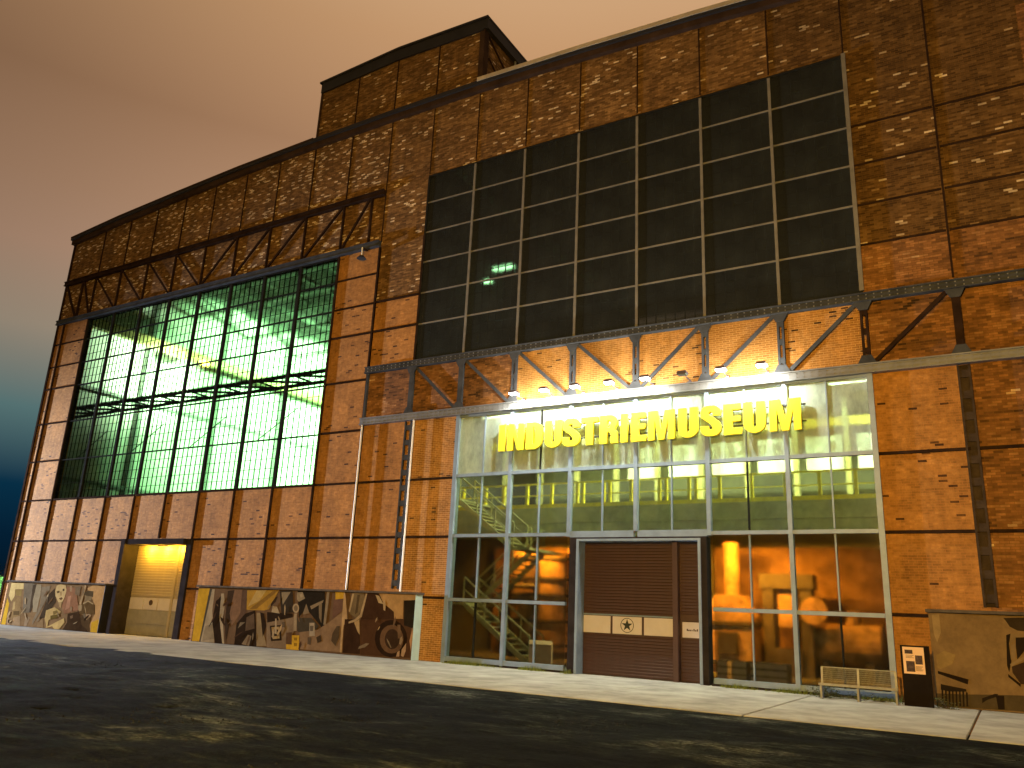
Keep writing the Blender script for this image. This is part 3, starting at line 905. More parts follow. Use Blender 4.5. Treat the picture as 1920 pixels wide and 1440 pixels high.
def flight(x0, z0, x1, z1, y0, y1):
    mb = MB()
    for y in (y0, y1):
        mb.bar((x0, y, z0), (x1, y, z1), 0.20, 0.05, (0, 1, 0))
    part('stringer', mb, M['stair'], st)
    n = 11
    for i in range(n):
        x = x0+(x1-x0)*(i+.5)/n; z = z0+(z1-z0)*(i+.5)/n
        part('step', MB().box(x-0.14, x+0.14, y0+0.03, y1-0.03, z-0.02, z+0.02), M['stair'], st)
    rl = MB()
    for y in (y0, y1):
        rl.bar((x0, y, z0+1.0), (x1, y, z1+1.0), 0.06, 0.05)
        rl.bar((x0, y, z0+0.55), (x1, y, z1+0.55), 0.035, 0.03)
        for i in range(4):
            x = x0+(x1-x0)*i/3; z = z0+(z1-z0)*i/3
            rl.box(x-0.022, x+0.022, y-0.022, y+0.022, z, z+1.0)
    part('stair_railing', rl, M['stair'], st)
flight(-1.3, 6.2, 1.4, 4.22, 2.2, 3.3)
flight(1.4, 4.2, -1.1, 2.1, 3.6, 4.7)
flight(-0.8, 2.1, 2.3, -0.03, 2.2, 3.3)

# ================================================================== SIGN WITH LETTERS
def arc(cx, cz, rx, rz, a0, a1, n=10):
    return [(cx+rx*math.cos(math.radians(a0+(a1-a0)*i/n)), cz+rz*math.sin(math.radians(a0+(a1-a0)*i/n))) for i in range(n+1)]
def glyph(ch, w):
    """outlines of a heavy condensed capital, height 1, width w (w in units of the height)"""
    s = 0.285; h = 0.20
    if ch == 'I': return [[(0, 0), (w, 0), (w, 1), (0, 1)]]
    if ch == 'N':
        q = s*0.92
        return [[(0, 0), (q, 0), (q, .56), (w-q*1.02, 0), (w, 0), (w, 1), (w-q, 1), (w-q, .44), (q*1.02, 1), (0, 1)]]
    if ch == 'D':
        r = .34
        return [[(0, 0)]+arc(w-.34, .30, r, .30, -90, 0)+arc(w-.34, .70, r, .30, 0, 90)+[(0, 1)],
                [(s, h)]+[(s, 1-h)]+arc(w-.36, .70, .36-s, .115, 90, 0)+arc(w-.36, .30, .36-s, .115, 0, -90)]
    if ch == 'U':
        r = w/2
        return [[(0, 1)]+arc(r, .30, r, .30, 180, 360, 16)+[(w, 1), (w-s, 1)]+arc(r, .29, r-s, .12, 360, 180, 12)+[(s, 1)]]
    if ch == 'T':
        return [[(w/2-s/2, 0), (w/2+s/2, 0), (w/2+s/2, 1-h), (w, 1-h), (w, 1), (0, 1), (0, 1-h), (w/2-s/2, 1-h)]]
    if ch == 'E':
        m = .165
        return [[(0, 0), (w, 0), (w, h), (s, h), (s, .5-m/2), (w*.93, .5-m/2), (w*.93, .5+m/2), (s, .5+m/2), (s, 1-h), (w*.98, 1-h), (w*.98, 1), (0, 1)]]
    if ch == 'R':
        return [[(0, 0), (s, 0), (s, .40)]+arc(w-.38, .28, .13, .12, 90, 0, 5)+[(w-s, .12)]+[(w-s+.03, 0), (w+.02, 0), (w-.015, .14), (w-.02, .30)]+arc(w-.16, .33, .14, .15, 0, 70, 5)+arc(w-.28, .74, .265, .26, -40, 90, 10)+[(0, 1)],
                [(s, .57), (s, 1-h+.01)]+arc(w-.31, .69, .31-s+.02, .125, 90, -90, 8)]
    if ch == 'M':
        q = s*.80; d = s*.86
        return [[(0, 0), (q, 0), (q, .66), (w/2-d*.42, 0), (w/2+d*.42, 0), (w-q, .66), (w-q, 0), (w, 0), (w, 1), (w-s*1.2, 1), (w/2, .36), (s*1.2, 1), (0, 1)]]
    if ch == 'S':
        c = [(w-.12, .665), (w-.125, .76), (w-.20, .865), (w*.5, .905), (.20, .865), (.128, .765), (.18, .645), (w*.5, .53), (w-.19, .40), (w-.125, .265), (w-.19, .14), (w*.5, .095), (.19, .135), (.125, .24), (.12, .335)]
        P = []
        for i in range(len(c)-1):
            p0, p1, p2, p3 = c[max(i-1, 0)], c[i], c[i+1], c[min(i+2, len(c)-1)]
            for t in (0, .25, .5, .75):
                P.append(tuple(.5*((2*p1[j])+(-p0[j]+p2[j])*t+(2*p0[j]-5*p1[j]+4*p2[j]-p3[j])*t*t+(-p0[j]+3*p1[j]-3*p2[j]+p3[j])*t**3) for j in (0, 1)))
        P.append(c[-1])
        L, R = [], []
        for i in range(len(P)):
            a, b = P[max(i-1, 0)], P[min(i+1, len(P)-1)]
            dx, dz = b[0]-a[0], b[1]-a[1]
            l = math.hypot(dx, dz)
            nx, nz_ = -dz/l, dx/l
            hw = .105+.035*abs(nx)
            if .4 < P[i][1] < .66 and .15 < P[i][0] < w-.15: hw = .115
            L.append((P[i][0]+nx*hw, P[i][1]+nz_*hw)); R.append((P[i][0]-nx*hw, P[i][1]-nz_*hw))
        cl = lambda q: [(min(max(x, 0), w), min(max(z, 0), 1)) for x, z in q]
        return [cl(L)+cl(R)[::-1]]
sign = thing('museum_sign', 'yellow raised letters reading INDUSTRIEMUSEUM over the entrance glazing', 'sign', (7.6, -0.20, 7.595))
LX = [(2.19, 2.48), (2.56, 3.28), (3.37, 4.03), (4.14, 4.84), (4.86, 5.55), (5.6, 6.27), (6.33, 7.01), (7.11, 7.37), (7.49, 8.04), (8.11, 9.04), (9.16, 9.84), (9.92, 10.59), (10.67, 11.25), (11.31, 12.0), (12.11, 13.07)]
LX = [tuple(round(x-0.145+0.1*(x-2.19)/10.9, 3) for x in q) for q in LX]
LH = 1.02
dg = bpy.context.evaluated_depsgraph_get()
for ch, (a, b) in zip('INDUSTRIEMUSEUM', LX):
    cu = bpy.data.curves.new('letter', 'CURVE')
    cu.dimensions = '2D'; cu.fill_mode = 'BOTH'; cu.extrude = 0.05; cu.bevel_depth = 0.008; cu.offset = -0.008
    for pts in glyph(ch, (b-a)/LH):
        sp = cu.splines.new('POLY')
        sp.points.add(len(pts)-1)
        for p_, (x, z) in zip(sp.points, pts):
            p_.co = (x*LH, z*LH, 0, 1)
        sp.use_cyclic_u = True
    tmp = bpy.data.objects.new('tmp', cu); col.objects.link(tmp)
    dg = bpy.context.evaluated_depsgraph_get(); dg.update()
    me = bpy.data.meshes.new_from_object(tmp.evaluated_get(dg))
    bpy.data.objects.remove(tmp)
    me.transform(Matrix.Translation((a-7.6, 0, 0)) @ Matrix.Rotation(math.pi/2, 4, 'X'))
    me.materials.clear(); me.materials.append(M['yellow']); me.name = 'letter'
    link('letter', me, sign, label='yellow letter '+ch)
for z in (0.30, 0.83):
    part('mounting_rail', MB().box(-5.5, 5.55, 0.062, 0.092, z-0.025, z+0.025), M['steel'], sign)
for k in range(1, 6):
    for z in (0.30, 0.83):
        part('bracket', MB().box(k*2.5-7.6-0.03, k*2.5-7.6+0.03, 0.093, 0.11, z-0.05, z+0.05), M['steel'], sign)

# ================================================================== FLOODLIGHTS ON THE BEAM
def light(name, kind, loc, energy, colr, parent=None, radius=0.1, spot=None, blend=0.2, target=None):
    ld = bpy.data.lights.new(name, kind)
    ld.energy = energy; ld.color = colr
    if kind != 'AREA': ld.shadow_soft_size = radius
    o = bpy.data.objects.new(name, ld)
    col.objects.link(o)
    o.location = loc
    if kind == 'SPOT':
        ld.spot_size = spot; ld.spot_blend = blend
        d = (Vector(target)-Vector(loc)).normalized()
        o.rotation_euler = d.to_track_quat('-Z', 'Y').to_euler()
    if kind == 'AREA':
        ld.shape = 'RECTANGLE'; ld.size, ld.size_y = radius, spot
    if parent is not None: o.parent = parent
    return o
def floodlight(x, on, label):
    t = thing('floodlight', label, 'floodlight', (x, -0.16, 9.50), 0, 'floodlights along the beam over the sign')
    part('base', MB().box(-0.06, 0.06, -0.07, 0.07, 0.0, 0.035).box(-0.03, 0.03, -0.03, 0.03, 0.035, 0.10), M['lampbody'], t)
    part('arm', MB().tube((0, 0, 0.07), (0, -0.62, 0.13), 0.018), M['lampbody'], t)
    hd = MB()
    hd.prism([(-0.17, 0.10), (0.17, 0.10), (0.14, 0.18), (-0.14, 0.18)], -0.86, -0.60)
    for i in range(5):
        hd.box(-0.12+i*0.055, -0.10+i*0.055, -0.82, -0.64, 0.18, 0.205)
    part('lamp_head', hd, M['lampbody'], t)
    part('lens', MB().box(-0.15, 0.15, -0.84, -0.62, 0.055, 0.099), M['lens_on'] if on else M['lens_off'], t)
    if on:
        light('lamp_light', 'POINT', (0, -0.54, 0.03), P_SIGN*0.36, (1.0, 0.92, 0.70), t, 0.06)
        light('lamp_light', 'SPOT', (0, -0.72, 0.04), P_SIGN, (1.0, 0.97, 0.80), t, 0.06, math.radians(158), 0.5, (0, -0.55, -1.0))
FL = [(3.01, 1, 'leftmost lit floodlight on the beam above the letter N'), (4.27, 1, 'lit floodlight on the beam above the letter U of INDUSTRIE'),
      (5.53, 1, 'lit floodlight on the beam above the letter S of INDUSTRIE'), (6.84, 1, 'lit floodlight on the beam above the letter R'),
      (8.17, 1, 'lit floodlight on the beam above the joint of E and first M'), (9.48, 0, 'dark unlit floodlight among the lit ones on the beam'),
      (10.76, 1, 'lit floodlight on the beam right of the unlit one'), (12.05, 1, 'rightmost lit floodlight on the beam near the last letters')]
for a in FL: floodlight(*a)
t = thing('wall_lamp', 'small dark hanging lamp under the upper left truss chord', 'lamp', (-5.8, -0.35, 17.58))
part('stem', MB().tube((0, 0, 0), (0, 0, -0.42), 0.03), M['white'], t)
part('lamp_shade', MB().tube((0, 0, -0.42), (0, 0, -0.56), 0.10, 0.22, 12), M['black'], t)
part('bracket', MB().box(-0.05, 0.05, 0, 0.36, -0.05, 0.0), M['rib'], t)

# ================================================================== MURALS
MURAL_MID = [
((0.17,0.12,0.08),[(-13.56,2.23),(-1.17,2.47),(-1.14,0.02),(-13.49,-0.09)]),
((0.62,0.42,0.05),[(-13.56,2.23),(-12.8,2.25),(-13,-0.04),(-13.49,-0.09)]),
((0.09,0.09,0.075),[(-12.8,2.23),(-12.63,2.24),(-12.78,-0.05),(-13,-0.04)]),
((0.42,0.38,0.28),[(-12.63,2.23),(-12.46,2.23),(-12.42,1.29),(-12.15,0.45),(-12,-0.09),(-12.91,-0.06)]),
((0.3,0.27,0.2),[(-12.73,0.64),(-12.25,0.77),(-12.06,0.14),(-12.8,0)]),
((0.035,0.026,0.02),[(-12.32,1.19),(-12.27,1.72),(-12.09,1.84),(-11.82,1.74),(-11.35,-0.07),(-11.95,-0.08),(-12.32,0.82)]),
((0.42,0.38,0.28),[(-11.99,2.05),(-11.81,2.06),(-11.65,1.53),(-11.67,1.05),(-11.36,-0.05),(-11.48,-0.06),(-11.9,1.04)]),
((0.06,0.045,0.035),[(-11.59,2.17),(-11.12,2.23),(-11.12,1.08),(-11.2,0.71),(-11.26,-0.12),(-11.49,0.75)]),
((0.24,0.16,0.11),[(-11.16,2.23),(-10.68,2.25),(-10.6,1.25),(-11.04,0.72),(-11.27,1.23)]),
((0.13,0.09,0.07),[(-10.68,2.23),(-10.36,2.24),(-10.24,1.32),(-10.75,0.83),(-10.61,1.3)]),
((0.46,0.3,0.06),[(-10.36,2.23),(-8.43,2.29),(-8.88,1.5),(-9.17,1.43),(-10.24,1.42)]),
((0.55,0.43,0.17),[(-9.78,2.24),(-9.17,2.27),(-9.54,1.81),(-10.19,1.55)]),
((0.28,0.18,0.05),[(-8.79,2.24),(-8.46,2.27),(-9.64,1.48),(-10.09,1.45)]),
((0.035,0.026,0.02),[(-10.29,1.26),(-9.7,1.42),(-9.34,-0.07),(-10.72,-0.07),(-10.75,0.83)]),
((0.2,0.18,0.14),[(-10.53,0.89),(-10.22,0.91),(-10.63,0.63)]),
((0.13,0.1,0.075),[(-10.18,1.11),(-9.75,1.29),(-9.6,0.68),(-10.15,0.55)]),
((0.26,0.22,0.16),[(-10.27,0.01),(-9.96,0.41),(-9.73,0.37),(-9.8,-0.05)]),
((0.3,0.25,0.16),[(-9.6,1.32),(-9.38,1.32),(-9.04,0.56),(-8.76,0.02),(-9.35,-0.04)]),
((0.035,0.026,0.02),[(-9.38,1.35),(-9.15,1.31),(-8.91,0.81),(-9.04,0.35)]),
((0.25,0.2,0.145),[(-8.96,1.09),(-7.38,1.25),(-7.28,0.69),(-7.58,-0.1),(-8.74,-0.08)]),
((0.035,0.026,0.02),[(-8.97,1.37),(-7.47,1.37),(-7.44,1.22),(-8.89,0.95)]),
((0.42,0.38,0.28),[(-8.68,1.63),(-8.42,1.61),(-8.22,1.34),(-8.71,1.38)]),
((0.05,0.045,0.04),[(-8.38,2.25),(-7.62,2.28),(-7.41,1.42),(-8.12,1.35)]),
((0.3,0.27,0.2),[(-8.26,2.2),(-7.72,2.23),(-8.1,1.7)]),
((0.035,0.026,0.02),[(-8.7,0.83),(-8.06,0.89),(-7.92,0.29),(-8.53,0.23)]),
((0.42,0.34,0.19),[(-8.6,0.78),(-8.17,0.82),(-8.05,0.36),(-8.44,0.31)]),
((0.035,0.026,0.02),[(-8.44,0.68),(-8.19,0.71),(-8.13,0.45),(-8.38,0.43)]),
((0.45,0.4,0.3),[(-8.44,1.13),(-8.36,1.14),(-8.25,0.53),(-8.36,0.53)]),
((0.12,0.1,0.08),[(-8.02,1),(-7.84,1.03),(-7.79,0.81),(-7.98,0.81)]),
((0.03,0.028,0.025),[(-7.33,2.28),(-5.8,2.31),(-5.6,0.96),(-5.75,0.88),(-6.73,1.6),(-7.09,1.24)]),
((0.33,0.3,0.22),[(-7.36,2.22),(-7.04,2.24),(-6.86,1.99),(-7.19,1.85),(-7.31,1.93)]),
((0.45,0.4,0.3),[(-7.2,2.13),(-7.07,2.18),(-6.98,2.06),(-7.11,2.01)]),
((0.3,0.26,0.19),[(-5.69,2.29),(-5.55,2.3),(-5.57,1.01),(-5.7,1.01)]),
((0.3,0.26,0.19),[(-6.53,1.7),(-5.81,1.97),(-5.86,1.85),(-6.44,1.57)]),
((0.26,0.22,0.16),[(-6.76,1.79),(-6.52,1.41),(-6.9,1.35)]),
((0.22,0.19,0.14),[(-6.06,1.77),(-5.89,1.82),(-5.81,1.05),(-5.97,1.28)]),
((0.08,0.075,0.062),[(-7.23,1.21),(-6.39,1.24),(-5.93,0.95),(-6.29,0.59),(-7.07,0.68)]),
((0.27,0.2,0.135),[(-5.23,1.22),(-4.72,1.6),(-4.54,0.03),(-6.85,0.01),(-6.96,0.66),(-5.98,0.8)]),
((0.46,0.4,0.29),[(-7.13,1.59),(-7.13,1.54),(-7.14,1.48),(-7.18,1.44),(-7.22,1.41),(-7.28,1.4),(-7.34,1.41),(-7.39,1.43),(-7.44,1.47),(-7.48,1.52),(-7.5,1.58),(-7.5,1.64),(-7.48,1.69),(-7.45,1.74),(-7.4,1.76),(-7.34,1.77),(-7.28,1.77),(-7.23,1.74),(-7.18,1.7),(-7.15,1.65)]),
((0.22,0.19,0.14),[(-7.2,1.59),(-7.2,1.55),(-7.21,1.52),(-7.23,1.49),(-7.26,1.48),(-7.29,1.47),(-7.33,1.47),(-7.36,1.49),(-7.39,1.51),(-7.41,1.55),(-7.42,1.58),(-7.43,1.62),(-7.41,1.65),(-7.39,1.68),(-7.36,1.7),(-7.33,1.71),(-7.29,1.7),(-7.26,1.69),(-7.23,1.66),(-7.21,1.63)]),
((0.38,0.33,0.24),[(-7.38,1.38),(-7.22,1.38),(-7.13,0.7),(-7.3,0.69)]),
((0.4,0.38,0.32),[(-6.46,1.05),(-6.19,1.06),(-6.08,0.56),(-6.39,0.54)]),
((0.15,0.14,0.12),[(-6.41,0.93),(-6.21,0.95),(-6.21,0.74),(-6.37,0.74)]),
((0.12,0.1,0.08),[(-6.47,0.49),(-6.26,0.5),(-6.26,0.21),(-6.44,0.23)]),
((0.13,0.085,0.055),[(-7.7,0.6),(-7.38,0.64),(-7.3,0.18),(-7.64,0.16)]),
((0.62,0.42,0.05),[(-7.36,0.52),(-6.94,0.54),(-6.88,-0.04),(-7.27,-0.04)]),
((0.62,0.42,0.05),[(-7.62,0.16),(-7.3,0.16),(-7.27,-0.04),(-7.6,-0.03)]),
((0.3,0.2,0.03),[(-7.23,0.44),(-7.05,0.45),(-7.04,0.34),(-7.21,0.33)]),
((0.3,0.2,0.03),[(-7.19,0.23),(-7.01,0.24),(-7.01,0.12),(-7.17,0.11)]),
((0.62,0.42,0.05),[(-5.22,2.3),(-4.75,2.32),(-4.74,2.05),(-5.18,2)]),
((0.17,0.11,0.09),[(-5.27,1.99),(-4.72,2.04),(-4.63,1.65),(-5.24,1.27)]),
((0.1,0.08,0.055),[(-4.97,0.99),(-4.8,1),(-4.78,0.58),(-4.93,0.24),(-5.18,0.42),(-5.16,0.7)]),
((0.07,0.055,0.04),[(-6,0.51),(-5.78,0.62),(-5.68,0.39),(-5.9,0.3)]),
((0.5,0.38,0.22),[(-4.77,2.29),(-4.7,2.29),(-4.45,1.3),(-4.61,1.01),(-4.57,0.02),(-4.68,0.02)]),
((0.05,0.03,0.02),[(-4.58,1.27),(-3.8,1.28),(-3.64,0.02),(-4.52,0.02)]),
((0.2,0.165,0.1),[(-4.26,2.28),(-3.74,2.29),(-3.57,1.99),(-3.97,1.32),(-4.35,1.49)]),
((0.46,0.38,0.24),[(-4.32,2.25),(-4.22,2.26),(-4.34,1.53),(-4.42,1.57)]),
((0.46,0.38,0.24),[(-3.62,2.27),(-3.54,2.27),(-3.72,1.4),(-4.02,1.2),(-4.36,1.11),(-4.37,1.18),(-4.06,1.29),(-3.82,1.48)]),
((0.1,0.08,0.05),[(-4.05,2.21),(-3.92,2.22),(-3.95,1.55),(-4.08,1.46)]),
((0.46,0.36,0.2),[(-4.08,1.16),(-3.83,1.3),(-3.74,0.72),(-3.86,0.83)]),
((0.06,0.035,0.022),[(-3.54,2.34),(-2.99,2.35),(-2.16,1.62),(-2.11,1.36),(-3.77,1.29),(-3.69,1.42)]),
((0.46,0.32,0.15),[(-2.95,2.34),(-1.18,2.41),(-1.17,2.09),(-1.73,2.07),(-1.69,1.4),(-2.11,1.39),(-2.15,1.64),(-2.69,1.93)]),
((0.5,0.42,0.25),[(-3.13,2.24),(-2.94,2.2),(-2.69,1.9),(-2.94,1.94)]),
((0.085,0.048,0.028),[(-3.77,1.28),(-1.66,1.39),(-1.28,1.16),(-1.23,0.04),(-3.61,-0)]),
((0.028,0.024,0.018),[(-1.7,2.06),(-1.17,2.1),(-1.18,1.08),(-1.62,1.17)]),
((0.03,0.02,0.014),[(-1.41,0.71),(-1.43,0.5),(-1.52,0.31),(-1.67,0.16),(-1.87,0.05),(-2.11,0),(-2.35,0.02),(-2.58,0.1),(-2.77,0.24),(-2.9,0.42),(-2.97,0.63),(-2.95,0.84),(-2.86,1.03),(-2.7,1.19),(-2.49,1.3),(-2.25,1.34),(-2.01,1.32),(-1.78,1.23),(-1.6,1.09),(-1.47,0.91)]),
((0.14,0.09,0.055),[(-1.58,0.68),(-1.6,0.52),(-1.66,0.37),(-1.77,0.25),(-1.92,0.17),(-2.09,0.14),(-2.27,0.15),(-2.44,0.21),(-2.58,0.32),(-2.67,0.46),(-2.72,0.62),(-2.71,0.78),(-2.65,0.93),(-2.53,1.05),(-2.38,1.13),(-2.2,1.16),(-2.03,1.15),(-1.86,1.08),(-1.72,0.97),(-1.63,0.83)]),
((0.05,0.033,0.022),[(-1.76,0.67),(-1.77,0.56),(-1.81,0.46),(-1.88,0.37),(-1.97,0.32),(-2.08,0.29),(-2.19,0.3),(-2.3,0.35),(-2.39,0.42),(-2.45,0.52),(-2.48,0.63),(-2.47,0.74),(-2.43,0.85),(-2.36,0.93),(-2.27,0.99),(-2.16,1.01),(-2.04,1),(-1.94,0.95),(-1.85,0.87),(-1.79,0.78)]),
((0.16,0.11,0.07),[(-1.93,1.18),(-1.79,1.18),(-1.7,0.69),(-1.85,0.69)]),
((0.42,0.31,0.2),[(-1.87,0.04),(-1.83,0.2),(-1.72,0.27),(-1.72,0.05)]),
((0.42,0.31,0.2),[(-1.64,0.08),(-1.63,0.3),(-1.44,0.55),(-1.44,0.27),(-1.52,0.05)]),
((0.5,0.32,0.19),[(-1.2,1.12),(-1.13,0.9),(-1.19,0.26),(-1.3,0.63)]),
]
MURAL_LEFT = [
((0.24,0.17,0.1),[(-29.42,2.19),(-20.55,2.18),(-20.52,-0.1),(-29.33,-0.17)]),
((0.62,0.42,0.05),[(-29.27,1.36),(-28.97,1.07),(-28.91,-0.15),(-29.33,-0.16)]),
((0.4,0.3,0.2),[(-28.9,0.43),(-28.75,0.44),(-28.49,-0.12),(-28.76,-0.14)]),
((0.62,0.52,0.26),[(-29.16,2.17),(-27.94,2.17),(-27.85,1.86),(-28.66,1.84),(-28.58,1.47),(-28.8,1.18),(-29.17,1.49)]),
((0.27,0.21,0.09),[(-28.65,1.81),(-27.99,1.83),(-27.92,1.49),(-28.47,1.51)]),
((0.26,0.19,0.1),[(-28.61,1.41),(-27.89,1.43),(-27.6,0.52),(-28.47,0.29)]),
((0.4,0.32,0.16),[(-28.58,1.18),(-28.4,1.19),(-28.31,0.81),(-28.53,0.74)]),
((0.12,0.09,0.05),[(-28.39,0.69),(-27.8,0.73),(-27.77,0.51),(-28.31,0.49)]),
((0.34,0.26,0.17),[(-28.26,0.36),(-27.64,0.48),(-27.47,-0.11),(-28.3,-0.13)]),
((0.19,0.17,0.135),[(-27.88,2.17),(-26.88,2.21),(-26.83,0.67),(-27.47,0.65)]),
((0.3,0.24,0.17),[(-27.12,0.51),(-26.68,0.43),(-26.83,-0.09),(-27.09,-0.09)]),
((0.08,0.065,0.05),[(-27.01,2.09),(-26.68,2.16),(-26.59,1.06),(-26.71,0.68),(-26.84,0.7)]),
((0.33,0.3,0.22),[(-26.67,2.13),(-26.21,2.14),(-26.11,1.64),(-26.15,0.73),(-26.49,0.72),(-26.72,1.3)]),
((0.23,0.2,0.15),[(-26.16,2.01),(-25.33,2.09),(-25.37,1.56),(-25.95,0.58),(-26.31,0.07),(-26.38,0.26),(-25.95,1.11)]),
((0.42,0.36,0.25),[(-25.54,1.65),(-25.36,1.69),(-25.36,1.53),(-25.46,1.51)]),
((0.07,0.055,0.04),[(-25.32,1.66),(-24.9,1.98),(-24.55,1.31),(-25.23,0.49),(-25.8,0.4)]),
((0.3,0.22,0.13),[(-25.85,0.22),(-25.47,0.45),(-25.21,-0.03),(-25.85,-0.09)]),
((0.58,0.47,0.25),[(-24.77,2.11),(-24.42,2.2),(-23.96,2.15),(-23.81,1.91),(-23.86,1.57),(-23.99,1.3),(-24.32,1.28),(-24.69,1.58),(-24.81,1.83)]),
((0.12,0.09,0.05),[(-24.67,1.82),(-24.44,1.87),(-24.38,1.78),(-24.58,1.72)]),
((0.1,0.08,0.05),[(-24.18,1.96),(-24.03,1.98),(-23.98,1.87),(-24.13,1.85)]),
((0.15,0.1,0.06),[(-24.35,1.47),(-24.13,1.55),(-23.99,1.49),(-24.13,1.39)]),
((0.38,0.29,0.15),[(-24.37,1.82),(-24.24,1.84),(-24.13,1.63),(-24.27,1.61)]),
((0.42,0.32,0.17),[(-24.3,1.27),(-24.03,1.29),(-24,1.01),(-24.17,1.06)]),
((0.29,0.165,0.105),[(-23.83,2.09),(-22.99,2.02),(-22.42,0.96),(-23.61,0.73),(-23.96,1.11),(-23.8,1.61)]),
((0.42,0.25,0.17),[(-23.55,1.61),(-23.3,1.65),(-23.25,1.05),(-23.59,0.92)]),
((0.4,0.3,0.2),[(-23.57,2.13),(-23.37,2.12),(-23.33,1.83),(-23.48,1.86)]),
((0.2,0.16,0.11),[(-23.06,2.08),(-22.6,2.12),(-22.6,1.64),(-23,1.72)]),
((0.52,0.41,0.19),[(-25.28,0.85),(-24.56,1.03),(-23.94,0.84),(-24.05,0.6),(-24.89,0.38),(-24.9,-0.05),(-25.27,0.43)]),
((0.14,0.11,0.04),[(-24.8,0.6),(-24.01,0.72),(-24.18,0.5),(-24.74,0.43)]),
((0.22,0.17,0.07),[(-24.65,0.82),(-24.29,0.89),(-24.14,0.77),(-24.53,0.64)]),
((0.54,0.43,0.2),[(-25.11,-0.09),(-23.56,0.53),(-23.43,0.32),(-23.81,-0.09),(-24.25,-0.08),(-24.44,0.09)]),
((0.06,0.04,0.025),[(-23.31,0.75),(-22.35,0.9),(-21.73,0.28),(-21.3,-0.11),(-23.48,-0.14),(-23.22,0.33)]),
((0.2,0.14,0.09),[(-23.06,0.64),(-22.82,0.71),(-22.79,0.56),(-22.97,0.52)]),
((0.52,0.35,0.17),[(-21.99,2.05),(-21.57,2.2),(-20.56,2.17),(-20.5,-0.08),(-21.1,-0.1),(-21.27,0.3),(-20.98,0.84),(-21.11,1.24)]),
((0.62,0.42,0.05),[(-21.16,0.42),(-20.51,0.62),(-20.52,-0.08),(-21.09,-0.1)]),
((0.1,0.08,0.05),[(-22.27,1.77),(-21.95,1.93),(-21.45,1.91),(-21.39,1.63),(-22.2,1.71)]),
((0.26,0.21,0.13),[(-22.14,1.7),(-21.44,1.64),(-21.49,1.46),(-22.01,1.44)]),
((0.13,0.09,0.045),[(-22.22,1.29),(-21.74,1.43),(-21.17,1.27),(-21,0.81),(-22.31,0.78)]),
((0.42,0.34,0.2),[(-22.18,1.32),(-21.75,1.46),(-21.24,1.32),(-21.27,1.27),(-21.73,1.39),(-22.09,1.26)]),
((0.1,0.07,0.04),[(-22.19,0.73),(-21.37,0.76),(-21.16,-0.07),(-21.93,0.27)]),
((0.44,0.34,0.23),[(-21.94,0.76),(-21.39,0.81),(-21.26,0.74),(-21.58,0.52)]),
((0.42,0.33,0.2),[(-22.25,2.19),(-22.14,2.16),(-22.28,1.23),(-22.46,1.25)]),
((0.33,0.27,0.17),[(-22.5,1.19),(-22.2,1.23),(-22.15,0.94),(-22.44,0.91)]),
]
